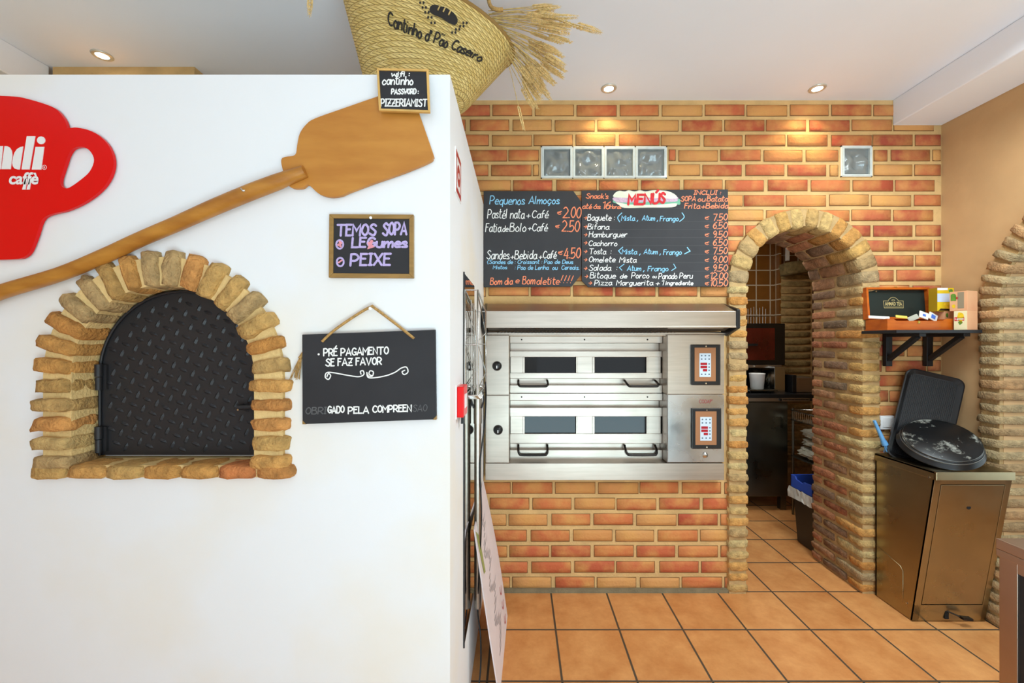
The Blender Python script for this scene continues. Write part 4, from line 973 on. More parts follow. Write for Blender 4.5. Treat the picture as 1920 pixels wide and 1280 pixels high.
def deck(tops, k):
    a, strip1, bar0, win0, win1, bar1, led0, led1 = tops
    mb = MB()
    q = lambda y0, y1, Ya, Yb: mb.box(xi0+0.002, xi1-0.004, Ya, Yb, Zp(y1, Ya), Zp(y0, Ya))
    q(a, strip1, YI-0.035, YI+0.07); q(led0, led1, YI-0.028, YI+0.07)
    q(strip1, bar0, YI+0.03, YI+0.07); q(bar1, led0, YI+0.016, YI+0.07)
    fr = mb.build('deck_front', M['steel'], t, bevel=0.0015)
    mb = MB()
    for x in (978, 1096, 1214): c = P(x, (a+strip1)/2, YI-0.035); mb.tube([c, c+Vector((0, -0.002, 0))], 0.0045, 10)
    mb.build('screw', M['dark'], fr)
    mb = MB(); q(bar0, win0, YI-0.022, YI+0.03); q(win1, bar1, YI-0.022, YI+0.03)
    for x0_, x1_ in ((957, 983.5), (1081, 1114), (1212.5, 1239)): bx(mb, x0_, win0-1, x1_, win1+1, YI-0.016, YI+0.03)
    for x0_, x1_ in ((980, 984), (1080, 1083), (1111, 1115), (1212, 1215)): bx(mb, x0_, win0, x1_, win1, YI-0.021, YI+0.02)
    d = mb.build('door', M['steel'], t, bevel=0.0015)
    for x0_, x1_ in ((983, 1081), (1114, 1213)):
        mb = MB(); bx(mb, x0_, win0-1, x1_, win1+1, YI-0.004, YI+0.002); mb.build('door_glass', M['oglass'], d)
    for x0_, x1_ in ((972, 1026), (1171, 1228)):
        mb = MB(); hy = bar1+(4 if k == 0 else 3); Yh = YI-0.05
        l, r = P(x0_, hy, YI), P(x1_, hy, YI); dn = -0.028 if k == 0 else -0.05; out_ = -0.075 if k == 0 else -0.045
        mb.tube(smooth_path([l, l+Vector((0, out_*.8, dn*.55)), l+Vector((0.008, out_, dn*.9)), l+Vector((0.028, out_, dn)), r+Vector((-0.028, out_, dn)), r+Vector((-0.008, out_, dn*.9)), r+Vector((0, out_*.8, dn*.55)), r], 4), 0.0068, 10)
        mb.build('handle', M['handle'], d)
deck((630, 643, 658, 669, 699, 709, 722, 736.5), 0)
deck((737.5, 750.5, 764, 780.5, 813, 831, 843.5, 868), 1)
for (x0_, y0_, x1_, y1_) in ((1297, 646.5, 1350, 721), (1298.5, 766, 1351.5, 840.5)):
    mb = MB(); mb.hexa([P(x0_, y1_, YO-0.016), P(x1_, y1_, YO-0.016), P(x1_, y0_, YO-0.016), P(x0_, y0_, YO-0.016)], [P(x0_-1, y1_+1, YO), P(x1_+1, y1_+1, YO), P(x1_+1, y0_-1, YO), P(x0_-1, y0_-1, YO)])
    cp = mb.build('control_panel', M['black'], t, bevel=0.002)
    mb = MB(); bx(mb, x0_+5.5, y0_+5, x1_-8, y1_-6.5, YO-0.018, YO-0.015); mb.build('bronze_plate', M['bronze'], cp)
    mb = MB(); kx0, ky0, kx1, ky1 = x0_+14.5, y0_+15.5, x0_+36, y0_+60; bx(mb, kx0, ky0, kx1, ky1, YO-0.0195, YO-0.017); mb.build('keypad', M['key'], cp)
    mb = MB()
    for dx0, dx1, dy in ((2, 14.5, 21), (2, 14.5, 27), (6.5, 14.5, 33)): bx(mb, kx0+dx0, y0_+14.5+dy-2.4, kx0+dx1, y0_+14.5+dy+2.2, YO-0.0203, YO-0.0185)
    mb.build('display', M['lcd'], cp)
    mb = MB()
    for r, dy in enumerate((5.5, 12, 21, 27, 33, 40.5)):
        for cx_ in ((4, 11, 18) if r in (0, 1, 5) else (18,)):
            c = P(kx0+cx_, y0_+14.5+dy, YO-0.019); mb.tube([c, c+Vector((0, -0.0012, 0))], 0.0048, 10)
    mb.build('button', M['btn'], cp)
    mb = MB()
    for yy in (y0_+2.5, y1_-2.5): c = P((x0_+x1_)/2, yy, YO-0.015); mb.tube([c, c+Vector((0, -0.003, 0))], 0.0045, 10)
    mb.build('screw', M['chrome'], cp)
M['logo'] = mat('logo_red', (156, 40, 52), 0.5)
mb = MB(); print_at(mb, 'CODAP°', 1311, 748.5, 1336, 756, lambda a, b: P(a, b, YO-0.0008)); mb.build('logo', M['logo'], t, recalc=False)
mb = MB(); c = P(1322, 853, YO); mb.lathe([(0, 0.008), (0.008, 0.008), (0.009, 0.006), (0.015, 0.005), (0.017, 0)], c, (0, -1, 0), 20); kl = mb.build('key_lock', M['chrome'], t)
mb = MB(); mb.box(c.x-0.005, c.x+0.005, YO-0.01, YO-0.0075, c.z-0.0012, c.z+0.0012); mb.build('keyhole', M['dark'], kl)
# hood
YH = 2.292; hz0, hz1 = EYE+28.5*YH/F, EYE+58*YH/F; hb = Zp(628, YO); hx0, hx1 = -0.195, 1.203
mb = MB(); zt = Zp(567, YB)
prof = [(YH, hz0), (YH, hz1), (YB-0.06, zt-0.012), (YB-0.035, zt-0.012), (YB-0.035, hb+0.024), (YO-0.02, hb+0.004)]
th = 0.003
prof_in = [(YH+th, hz0+th), (YH+th, hz1-th), (YB-0.06, zt-0.016)]
mb.prism([(hx0+0.012, y, z) for y, z in prof[:1]+prof[1:4]+[(YB-0.035, hb+0.05), (YH+0.06, hb+0.05+0.02)]], (hx1-hx0-0.024, 0, 0))
hd = mb.build('hood', M['steel'], t, bevel=0.0015)
mb = MB(); mb.box(hx0+0.012, hx1-0.012, YH-0.002, YH+0.004, hz0-0.006, hz0+0.004); mb.box(hx0+0.012, hx1-0.012, YO-0.03, YO+0.03, hb+0.004, hb+0.012); mb.box(0.83, 1.14, YH+0.04, YH+0.06, hb+0.035, hb+0.045); mb.build('lower_lip', M['steel'], hd, bevel=0.001)
mb = MB()
for i in range(46):
    x = hx0+0.13+0.02*i
    for s_ in (-1, 1): mb.tube([(x, YH+0.03, hz0+0.002), (x+s_*0.06, YO-0.04, hb+0.012)], 0.0017, 4)
mb.hexa([(hx0+.02, YH+.01, hz0+.012), (hx1-.02, YH+.01, hz0+.012), (hx1-.02, YO-.03, hb+.022), (hx0+.02, YO-.03, hb+.022)], [(hx0+.02, YH+.01, hz0+.015), (hx1-.02, YH+.01, hz0+.015), (hx1-.02, YO-.03, hb+.025), (hx0+.02, YO-.03, hb+.025)])
mb.build('filter_mesh', M['mesh'], hd)
for s_, x in ((-1, hx0-0.006), (1, hx1-0.014)):
    mb = MB(); mb.prism([(x, y, z) for y, z in ((YH-0.008, hz0-0.008), (YH-0.008, hz1+0.008), (YH+0.01, hz1+0.016), (YB-0.035, zt-0.008), (YB-0.035, hb+0.006), (YO-0.03, hb-0.006))], (0.02, 0, 0)); mb.build('end_cap', M['black'], hd, bevel=0.004)

# ================================================================== shelf with the tea things
M['shelfblack'] = mat('black_shelf', (30, 30, 33), 0.45)
M['tea'] = mat('tea_box_wood', (196, 100, 26), 0.35, rgb2=(174, 80, 16), vary=0.1, vscale=8, stretch=(1, 1, 6)); M['felt'] = mat('dark_green_lining', (22, 32, 26), 0.7); M['gold'] = mat('gold_print', (196, 176, 120), 0.5); M['brass'] = mat('brass', (214, 184, 90), 0.25, 0.9)
ZS = 1.555; SX0, SX1, SY0, SY1 = 2.016, 2.475, 2.235, 2.462
t = thing('wall_shelf', 'small black bracket shelf on the brick wall carrying the wooden tea box', 'shelf', (2.2, 2.36, 1.35))
mb = MB(); mb.box(SX0, SX1, SY0, YB-0.04, ZS-0.017, ZS); mb.box(2.145, SX1, YB-0.042, YB-0.008, ZS-0.017, ZS); mb.build('board', M['shelfblack'], t, bevel=0.0015)
for x in (2.185, 2.425):
    mb = MB(); w = 0.018; yb = YB-0.01
    mb.box(x-w, x+w, yb-0.026, yb, Zp(686, yb), ZS-0.017)
    mb.box(x-w, x+w, SY0+0.03, yb-0.026, ZS-0.035, ZS-0.017)
    a, b = Vector((x, yb-0.018, Zp(674, yb))), Vector((x, SY0+0.06, ZS-0.034)); d = (b-a)/2; n = d.cross(Vector((1, 0, 0))).normalized()*0.011
    mb.obox((a+b)/2, (w*.8, 0, 0), d, n); mb.build('bracket', M['shelfblack'], t, bevel=0.0015)
t = thing('tea_box', 'open wooden tea box with a dark green lined lid on the black shelf', 'tea box', (2.2, 2.40, ZS))
bx0, bx1, by0, by1, bh = 2.035, 2.398, 2.312, 2.488-0.03, 0.064
mb = MB(); w = 0.008
mb.box(bx0-0.006, bx1+0.006, by0-0.006, by1, ZS, ZS+0.006); mb.box(bx0, bx0+w, by0+w, by1-w, ZS+.006, ZS+bh); mb.box(bx1-w, bx1, by0+w, by1-w, ZS+.006, ZS+bh); mb.box(bx0, bx1, by1-w, by1, ZS+.006, ZS+bh)
mb.prism([(bx0, by0, ZS+.006), (bx1, by0, ZS+.006), (bx1, by0, ZS+bh), (bx1-0.035, by0, ZS+bh), (bx1-0.05, by0, ZS+bh-0.012), (bx0+0.05, by0, ZS+bh-0.012), (bx0+0.035, by0, ZS+bh), (bx0, by0, ZS+bh)], (0, w, 0))
mb.build('box_base', M['tea'], t, bevel=0.001)
mb = MB(); lx = Vector((1, 0, 0)); lu = Vector((0.02, 0.10, 1)).normalized(); ln = lu.cross(lx).normalized()
if ln.y > 0: ln = -ln
o0 = Vector((bx0-0.004, by1+0.004, ZS+bh+0.002)); LW, LH, LD = bx1-bx0+0.008, 0.188, 0.028
ctr = o0+lx*LW/2+lu*LH/2
mb.obox(ctr-ln*0.0042, lx*LW/2, lu*LH/2, ln*0.004)
for c_, hx, hu in ((o0+lx*0.006+lu*LH/2, 0.006, LH/2), (o0+lx*(LW-0.006)+lu*LH/2, 0.006, LH/2), (o0+lx*LW/2+lu*0.006, LW/2-.012, 0.006), (o0+lx*LW/2+lu*(LH-0.006), LW/2-.012, 0.006)): mb.obox(c_+ln*LD/2, lx*hx, lu*hu, ln*LD/2)
ld = mb.build('lid', M['tea'], t, bevel=0.001)
mb = MB(); mb.obox(ctr+ln*0.004, lx*(LW/2-0.013), lu*(LH/2-0.013), ln*0.002); mb.build('lining', M['felt'], ld)['label'] = 'dark green lid lining'
mb = MB(); cu_ = lambda a, b: o0+lx*(0.172+a)+lu*(0.093+b)+ln*0.0068
for pts in ([(-.056, -.024), (.056, -.024), (.058, .018), (.030, .018), (.026, .026), (.014, .036), (0, .040), (-.014, .036), (-.026, .026), (-.030, .018), (-.058, .018), (-.056, -.024)], [(-.05, -.018), (.05, -.018)]):
    ribbon(mb, pts, 0.0022, cu_, nv=ln)
ribbon(mb, [(-.010, .022), (0, .028), (.010, .022), (0, .017), (-.010, .022)], 0.0018, cu_, nv=ln)
print_at(mb, 'AHMAD TEA', -.050, -.010, .050, .012, lambda a, b: cu_(a, .002-b), bold=0.02)
mb.build('gold_lettering', M['gold'], ld, recalc=False)
mb = MB(); mb.obox(o0+lx*LW*.47+lu*(LH+0.001)+ln*0.02, lx*0.008, lu*0.002, ln*0.008); mb.build('lid_catch', M['brass'], ld)
mb = MB(); mb.box(2.20, 2.213, by0-0.003, by0, ZS+bh-0.026, ZS+bh-0.012); mb.box(2.203, 2.21, by0-0.006, by0, ZS+bh-0.022, ZS+bh-0.016); mb.build('clasp', M['brass'], t)
M['sach'] = mat('white_sachet', (232, 228, 216), 0.5); M['sachb'] = mat('blue_mark', (80, 120, 206), 0.5); M['sachy'] = mat('yellow_sachet', (214, 196, 90), 0.5)
M['sachg'] = mat('grey_sachet', (178, 176, 160), 0.4)
rnd = random.Random(6)
for i, (px_, py_, m, lab, rz) in enumerate(((1648, 595, 'sach', 'long white paper sachet lying at the left end of the open tea box', .05), (1690, 594, 'sachy', 'yellow tea sachet lying in the middle of the open tea box', .1), (1712, 596, 'sachg', 'grey clear-wrapped sachet lying right of the yellow one in the tea box', -.4), (1732, 591, 'sach', 'white sachet with a blue square standing highest in the open tea box', .35), (1749, 594, 'sach', 'white sachet with a large blue square at the right end of the open tea box', .5))):
    Yq = 2.335+0.012*i; c = P(px_, py_, Yq); wd = (0.058, 0.032, 0.03, 0.026, 0.026)[i]; hh = (0.008, 0.008, 0.014, 0.020, 0.022)[i]
    ex = Vector((math.cos(rz), 0, -math.sin(rz)))*wd; ez = Vector((math.sin(rz), 0.25, math.cos(rz))).normalized()*hh; ey = ex.cross(ez).normalized()*0.003
    c.z = max(c.z, ZS+0.05)
    mb = MB(); mb.obox(c, ex, ey, ez); so = tag(mb.build('tea_sachet', M[m], bevel=0.0015), lab, 'sachet', 'sachets in the tea box')
    if i > 2:
        mb = MB(); f = (ey if ey.y < 0 else -ey)*1.15; mb.obox(c+f, ex*(.35 if i == 3 else .5), ey*0.05, ez*(.35 if i == 3 else .55)); k_ = mb.build('blue_mark', M['sachb'], so)
# cardboard tea boxes
M['peach'] = mat('peach_card', (230, 176, 132), 0.5, rgb2=(222, 160, 120), vary=.1, vscale=9); M['cream'] = mat('cream_card', (236, 224, 180), 0.5); M['yel'] = mat('lemon_card', (224, 190, 34), 0.5); M['olive'] = mat('mustard_card', (168, 136, 22), 0.5)
M['leaf'] = mat('leaf_print', (96, 140, 50), 0.5, vary=.3, vscale=60); M['flower'] = mat('flower_print', (236, 196, 40), 0.5, vary=.2, vscale=50); M['winb'] = mat('box_window', (150, 136, 112), 0.2); M['bluep'] = mat('pale_blue_print', (196, 210, 230), 0.5); M['darkp'] = mat('dark_print', (60, 44, 30), 0.5)
def tea_carton(lab, c, z0, w, d, h, rz, front, side, prints, logo=None):
    t = thing('tea_carton', lab, 'tea carton', (c[0], c[1], z0), 'tea cartons on the shelf')
    u = Vector((math.cos(rz), math.sin(rz), 0)); v = Vector((-math.sin(rz), math.cos(rz), 0)); k = Vector((0, 0, 1)); c = Vector((c[0], c[1], z0+h/2))
    mb = MB(); mb.obox(c, u*w/2, v*d/2, k*h/2, 0); mb.obox(c-v*(d/2+.0004), u*(w/2-.001), v*.0003, k*(h/2-.001), 1); mb.build('carton', [M[side], M[front]], t, bevel=0.0008)
    for nm, m, face, pts in prints:
        mb = MB()
        if face == 'f': to = lambda a, b: c-v*(d/2+.0012)+u*(a-.5)*w+k*(b-.5)*h
        elif face == 'r': to = lambda a, b: c+u*(w/2+.0006)+v*(a-.5)*d+k*(b-.5)*h
        else: to = lambda a, b: c-u*(w/2+.0006)-v*(a-.5)*d+k*(b-.5)*h
        q = [(v_.x, v_.y) for v_ in (smooth_path([Vector((a, b, 0)) for a, b in pts], 3, True) if len(pts) > 4 else [Vector((a, b, 0)) for a, b in pts])]
        mb.add([to(a, b) for a, b in q], [tuple(range(len(q)))]); mb.build(nm, M[m], t, recalc=False)
    if logo:
        mb = MB(); print_at(mb, 'Lipton', .12, .36, .74, .50, lambda a, b: c-v*(d/2+.0018)+u*(a-.5)*w+k*(.5-b)*h, bold=.02); mb.build('lettering', M['whitep'], t, recalc=False)
    return t
bl_ = lambda cx_, cy_, r, n=7, s=1.0, ph=0: [(cx_+r*(1+.25*math.sin(3*i+ph))*math.cos(2*PI*i/n), cy_+s*r*(1+.25*math.sin(3*i+ph))*math.sin(2*PI*i/n)) for i in range(n)]
emb = [(.5, .66), (.7, .74), (.5, .82), (.3, .74)]
tea_carton('peach tea carton with a yellow flower and red badge, lower right on the black shelf', (2.430, 2.278), ZS, .058, .079, .104, math.radians(-75), 'cream', 'peach', [('flower_print', 'flower', 'f', bl_(.5, .66, .26, 9)), ('leaf_print', 'leaf', 'f', bl_(.5, .38, .16, 7, .6)), ('red_badge', 'menured', 'f', [(.06, .48), (.78, .48), (.78, .68), (.06, .68)])], True)
tea_carton('peach tea carton with a clear window, stacked upper right above the black shelf', (2.428, 2.287), ZS+.1045, .076, .079, .106, math.radians(-75), 'peach', 'peach', [('leaf_print', 'leaf', 'f', bl_(.22, .7, .17, 8, 1.2)), ('window', 'winb', 'f', [(.46, .12), (.82, .12), (.82, .95), (.46, .95)]), ('flower_print', 'flower', 'f', bl_(.24, .25, .10, 6)), ('red_badge', 'menured', 'f', [(.36, .60), (.50, .60), (.50, .72), (.36, .72)])])
tea_carton('low peach tea carton mostly hidden behind the right end of the wooden tea box', (2.432, 2.395), ZS, .06, .06, .108, 0.0, 'peach', 'peach', [('leaf_print', 'leaf', 'f', bl_(.25, .8, .12, 6))])
tea_carton('yellow lemon tea carton standing behind the peach cartons, tallest on the black shelf', (2.410, 2.390), ZS+.1085, .095, .05, .132, math.radians(0), 'yel', 'olive', [('pale_blue_print', 'bluep', 'f', [(.0, .40), (1, .40), (1, .76), (.0, .76)]), ('lemon_print', 'flower', 'f', bl_(.55, .22, .2, 8, .8)), ('leaf_print', 'leaf', 'f', bl_(.8, .86, .13, 7, .7)), ('dark_print', 'darkp', 'f', [(.05, .02), (.95, .02), (.9, .10), (.2, .12)]), ('white_print', 'whitep', 'f', [(0, .9), (.62, .9), (.62, 1), (0, 1)])])

# ================================================================== bin cabinet and the things on it
M['bin'] = mat('bronzed_steel', (170, 156, 124), 0.3, 1.0, vary=0.10, vscale=3, bump=0.015, bscale=10, rvary=0.05)
t = thing('bin_cabinet', 'slanting brown stainless steel waste cabinet in the corner right of the doorway', 'cabinet', (2.29, 2.3, 0))
fx0, fx1 = 2.096, 2.486; zt_ = 0.826; yf0, yf1, yk = 2.232, 2.105, 2.462; yz = lambda z: yf0+(yf1-yf0)*z/zt_
mb = MB()
mb.prism([(fx0, yf0, 0.004), (fx0, yf1, zt_), (fx0, yk, zt_), (fx0, yk, 0.004)], (0.012, 0, 0)); mb.prism([(fx1-.012, yf0, 0.004), (fx1-.012, yf1, zt_), (fx1-.012, yk, zt_), (fx1-.012, yk, 0.004)], (0.012, 0, 0))
mb.box(fx0, fx1, yk-.01, yk, 0.004, zt_)
def fr(xa, xb, z0, z1, dy=0.0, th=.012): mb.hexa([(xa, yz(z0)+dy, z0), (xb, yz(z0)+dy, z0), (xb, yz(z1)+dy, z1), (xa, yz(z1)+dy, z1)], [(xa, yz(z0)+dy+th, z0), (xb, yz(z0)+dy+th, z0), (xb, yz(z1)+dy+th, z1), (xa, yz(z1)+dy+th, z1)])
fr(fx0, fx0+.034, 0.004, zt_); fr(fx1-.030, fx1, 0.004, zt_); fr(fx0, fx1, 0.004, .098); fr(fx0, fx1, zt_-.055, zt_)
mb.build('body', M['bin'], t, bevel=0.0015)
mb = MB(); fr(fx0+.037, fx1-.033, .103, zt_-.058, 0.0, .01); dr = mb.build('door', M['bin'], t, bevel=0.001)
mb = MB(); c = P(1819, 952, yz(.69)); yy_ = yz(c.z)-.0008; mb.tube([(c.x, yy_+.004, c.z), (c.x, yy_, c.z)], 0.0105, 18); mb.build('finger_hole', M['dark'], dr)
mb = MB(); mb.box(fx0-.004, fx1+.002, yf1-.008, yf1+.008, zt_-.03, zt_+.012)
mb.box(fx0-.004, fx1+.002, yf1, yk, zt_, zt_+.012); mb.box(fx0-.004, fx0+.004, yf1, yk, zt_-.03, zt_+.012); mb.build('top', M['bin'], t, bevel=0.002)
mb = MB()
for a, b in ((fx0-.0046, .04), ): 
    mb.tube([(fx0-.001, yk-.01, .30), (fx0-.001, 2.30, .30-.04), (fx0-.001, 2.285, .24), (fx0-.001, 2.285, .09)], 0.0018, 5)
mb.build('side_fold', M['bin'], t)
mb = MB(); mb.box(2.262, 2.282, yz(.05)-.002, yz(.05)+.01, .02, .085); sl = mb.build('pedal_slot', M['dark'], t)
mb = MB(); mb.tube([(2.272, yz(.05)+.0, .062), (2.31, yz(.05)-.03, .052)], 0.004, 8); mb.obox((2.335, yz(.05)-.038, .048), (.026, 0, -.003), (0, .012, 0), (0, 0, .006)); mb.build('pedal', M['handle'], t)
mb = MB()
for z in (.80, .08): c = Vector((fx0-.004 if z > .5 else fx0, yf1+.03 if z > .5 else yf0+.03, z)); mb.tube([c, c-Vector((.003, 0, 0))], 0.004, 8)
mb.build('rivet', M['chrome'], t)

# baking tray leaning in the corner
M['tray'] = mat('black_enamel', (24, 24, 26), 0.32, vary=.1, vscale=4)
t = thing('baking_tray', 'tall black gridded baking tray leaning in the corner behind the round pans', 'tray', (2.22, 2.33, .84))
O_ = Vector((2.100, 2.405, .842)); U = Vector((.213, -.08, .028)); V = Vector((.188, .065, .51)); uu, vv = U.normalized(), V.normalized(); uu = (uu-vv*uu.dot(vv)).normalized(); nn = uu.cross(vv).normalized()
if nn.y > 0: nn = -nn
Wt, Ht = .262, .535; tp = lambda a, b, d=0: O_+uu*a+vv*b+nn*d
def rr_(w, h, r, off=0, n=6):
    out = []
    for cx_, cy_, a0_ in ((w-r, h-r, 0), (r, h-r, 90), (r, r, 180), (w-r, r, 270)):
        for i in range(n+1): a = math.radians(a0_+90*i/n); out.append((cx_+r*math.cos(a), cy_+r*math.sin(a)))
    return out
o1 = rr_(Wt, Ht, .042); sc = lambda l, d: [(d+(a/Wt)*(Wt-2*d), d+(b/Ht)*(Ht-2*d)) for a, b in l]
lay_ = [(o1, 0), (o1, .016), (sc(o1, .006), .018), (sc(o1, .024), .006)]
n_ = len(o1); mb = MB(); vs = [tp(a, b, d) for l, d in lay_ for a, b in l]
mb.add(vs, [(k*n_+i, k*n_+(i+1) % n_, (k+1)*n_+(i+1) % n_, (k+1)*n_+i) for k in range(3) for i in range(n_)]+[tuple(3*n_+i for i in range(n_)), tuple(reversed(range(n_)))], 0, smooth=False)
mb.build('tray_body', M['tray'], t)
mb = MB()
for i in range(27): a = .028+i*(Wt-.056)/26; mb.obox(tp(a, Ht/2, .0072), uu*.0012, vv*(Ht/2-.03), nn*.0012)
for i in range(58): b = .03+i*(Ht-.06)/57; mb.obox(tp(Wt/2, b, .0072), uu*(Wt/2-.028), vv*.0012, nn*.0012)
mb.build('grid', M['tray'], t)
# round pans
M['pan'] = mat('scuffed_black_pan', (20, 20, 21), 0.3, rgb2=(20, 20, 21)); 
mp = M['pan']; N = mp.node_tree.nodes; L = mp.node_tree.links
nz1 = N.new('ShaderNodeTexNoise'); nz1.inputs['Scale'].default_value = 5.0; nz1.inputs['Detail'].default_value = 9; nz1.inputs['Roughness'].default_value = .72
tc = N.new('ShaderNodeTexCoord'); L.new(tc.outputs['Object'], nz1.inputs['Vector']); mr = N.new('ShaderNodeMapRange'); mr.inputs[1].default_value = .56; mr.inputs[2].default_value = .62; L.new(nz1.outputs[0], mr.inputs[0])
mx = N.new('ShaderNodeMix'); mx.data_type = 'RGBA'; mx.inputs[6].default_value = lin((20, 20, 21))+(1,); mx.inputs[7].default_value = lin((150, 150, 142))+(1,); L.new(mr.outputs[0], mx.inputs[0]); L.new(mx.outputs[2], N['Principled BSDF'].inputs['Base Color'])
M['pan2'] = mat('black_pan', (20, 20, 21), 0.3); M['panedge'] = mat('worn_rim', (120, 120, 116), .35, .6)
nrm = Vector((-.30, -.58, 1)).normalized()
def pan(lab, c, r, n, mtop):
    t = thing('pizza_pan', lab, 'pan', c, 'round pans on the waste cabinet')
    mb = MB(); mb.lathe([(0, 0), (r*.93, 0), (r*.955, -.002), (r, -.026), (r*1.03, -.028), (r*1.03, -.031), (r*.985, -.029), (r*.93, -.006), (0, -.006)], c, n, 56); mb.build('pan_body', mtop, t)
    mb = MB(); mb.lathe([(r*.952, .0002), (r*.958, -.0012), (r*.962, -.004), (r*.955, -.003), (r*.952, .0002)], c, n, 56); mb.build('worn_edge', M['panedge'], t)
pan('upside-down round black pan with grey worn patches, on top of the pan stack', (2.256, 2.235, .972), .162, nrm, M['pan'])
pan('lower round black pan, only its rim showing under the worn pan', Vector((2.256, 2.235, .972))-nrm*.018+Vector((-.006, -.004, 0)), .170, (nrm+Vector((.04, .03, 0))).normalized(), M['pan2'])
# blue brush
M['bluepl'] = mat('blue_plastic', (98, 160, 214), 0.4)
t = thing('brush', 'light blue cleaning brush leaning upright on the waste cabinet beside the doorway', 'brush', (2.11, 2.40, .84))
a, b, c = P(1639, 788, 2.43), P(1656, 826, 2.415), P(1668, 849, 2.405)
mb = MB(); mb.tube([a, a.lerp(b, .5), b], [.008, .0095, .012], 10); mb.build('handle', M['bluepl'], t)
mb = MB(); rnd = random.Random(9); mb.tube([b, b.lerp(c, .35)], [.014, .017], 10)
for i in range(70):
    s_ = b.lerp(c, .25); mb.tube([s_+Vector((rnd.uniform(-.010, .010), rnd.uniform(-.008, .008), 0)), c+Vector((rnd.uniform(-.026, .022), rnd.uniform(-.014, .014), rnd.uniform(0, .026)))], .0013, 4)
mb.build('bristles', M['bluepl'], t)
# light switch
t = thing('light_switch', 'white square light switch on the brick wall beside the black tray', 'switch', P(1663, 791, YB))
mb = MB(); a, b = P(1650, 805, YB-.012), P(1676, 779, YB-.012); mb.box(a.x, b.x, YB-.016, YB-.004, a.z, b.z); mb.build('plate', M['whitep'], t, bevel=.003)
mb = MB(); a, b = P(1656.5, 800.5, YB-.02), P(1675, 783, YB-.02); mb.box(a.x, b.x, YB-.02, YB-.016, a.z, b.z); mb.build('rocker', M['whitep'], t, bevel=.0015)

# counter end at the right edge
M['counter'] = mat('worn_steel_counter', (176, 156, 142), 0.34, 1.0, vary=.06, vscale=5, bump=.03, bscale=16); M['cpanel'] = mat('black_panel', (30, 31, 36), 0.5)
t = thing('steel_counter', 'end of a worn steel counter with a black side panel at the right edge', 'counter', (1.8, 0.8, 0))
cx0, cy1, cz = 1.437, 1.262, .90
mb = MB(); mb.box(cx0, 2.1, .3, cy1, cz-.03, cz); mb.box(cx0, cx0+.004, .3, cy1, cz-.052, cz-.03); mb.box(cx0, 2.1, cy1-.004, cy1, cz-.052, cz-.03); mb.build('top', M['counter'], t, bevel=.002)
for y0_ in (cy1-.052, .3):
    mb = MB(); mb.box(cx0+.003, cx0+.05, y0_, y0_+.046, 0, cz-.03); mb.build('leg', M['counter'], t, bevel=.002)
mb = MB(); mb.box(cx0+.010, cx0+.016, .34, cy1-.05, .1, cz-.078); mb.build('side_panel', M['cpanel'], t)
mb = MB(); mb.box(cx0+.004, cx0+.03, .34, cy1-.05, cz-.08, cz-.03); mb.build('rail', M['counter'], t)
# ================================================================== kitchen seen through the doorway
M['dsteel'] = mat('dark_kitchen_steel', (112, 112, 104), 0.32, 1.0, vary=.12, vscale=3, rvary=.1)
t = thing('steel_cupboard', 'dark steel undercounter cupboard seen through the brick doorway', 'cupboard', (1.95, 4.0, 0))
mb = MB(); mb.box(1.2, 2.385, 3.72, 4.3, .118, .965); mb.build('body', M['dsteel'], t, bevel=.003)
mb = MB(); mb.box(1.22, 2.375, 3.70, 3.72, .125, .955); mb.build('door', M['dsteel'], t, bevel=.003)
for x in (1.25, 2.325):
    mb = MB(); mb.box(x, x+.05, 3.72, 3.77, 0, .12); mb.build('leg', M['dsteel'], t)
t = thing('worktop', 'black kitchen worktop with a steel front strip above the dark cupboard', 'worktop', (1.95, 4.0, .97))
mb = MB(); mb.box(1.2, 2.72, 3.68, 4.38, .998, 1.03); mb.build('slab', M['black'], t, bevel=.002)
mb = MB(); mb.box(1.2, 2.70, 3.69, 3.72, .967, .998); mb.build('front_strip', M['steel'], t)
mb = MB()
for x in (2.30, 2.575): mb.tube([(x, 3.69, .983), (x, 3.675, .983)], .012, 14)
mb.build('control_knob', M['black'], t)
mb = MB(); 
for i in range(18): mb.box(2.33+.0125*i, 2.338+.0125*i, 3.6885, 3.69, .977, .988)
mb.build('printed_marks', M['dark'], t)
t = thing('countertop_oven', 'glossy black appliance with a dark window on the kitchen worktop', 'appliance', (2.3, 4.05, 1.03))
M['gloss'] = mat('glossy_black', (16, 15, 15), .08, spec=.8)
mb = MB(); mb.box(2.02, 2.50, 3.93, 4.25, 1.275, 1.665); mb.box(2.02, 2.50, 4.10, 4.25, 1.03, 1.275); mb.build('body', M['gloss'], t, bevel=.006)
mb = MB(); mb.box(2.20, 2.33, 3.90, 3.93, 1.258, 1.272); mb.box(2.05, 2.46, 3.92, 3.935, 1.25, 1.275); mb.build('light_bar', M['steel'], t)
M['rwin'] = mat('glass_painted_reflection', (70, 18, 10), .08, spec=.8, vary=.4, vscale=6)  # dark glass with its red reflections put into the colour
mb = MB(); mb.box(2.06, 2.40, 3.927, 3.931, 1.32, 1.62); mb.build('window', M['rwin'], t)
mb = MB(); mb.box(2.13, 2.23, 3.905, 3.93, 1.455, 1.475); mb.build('handle', M['black'], t)
t = thing('wire_rack', 'rack of upright steel wires on top of the glossy black kitchen appliance', 'rack', (2.25, 4.05, 1.665))
mb = MB(); Yr = 4.05
for i in range(10):
    x = 2.13+.0285*i; mb.tube([(x, Yr, 1.666), (x, Yr, 1.81+.01*(i % 3))], .0032, 6)
mb.build('wires', M['chrome'], t)
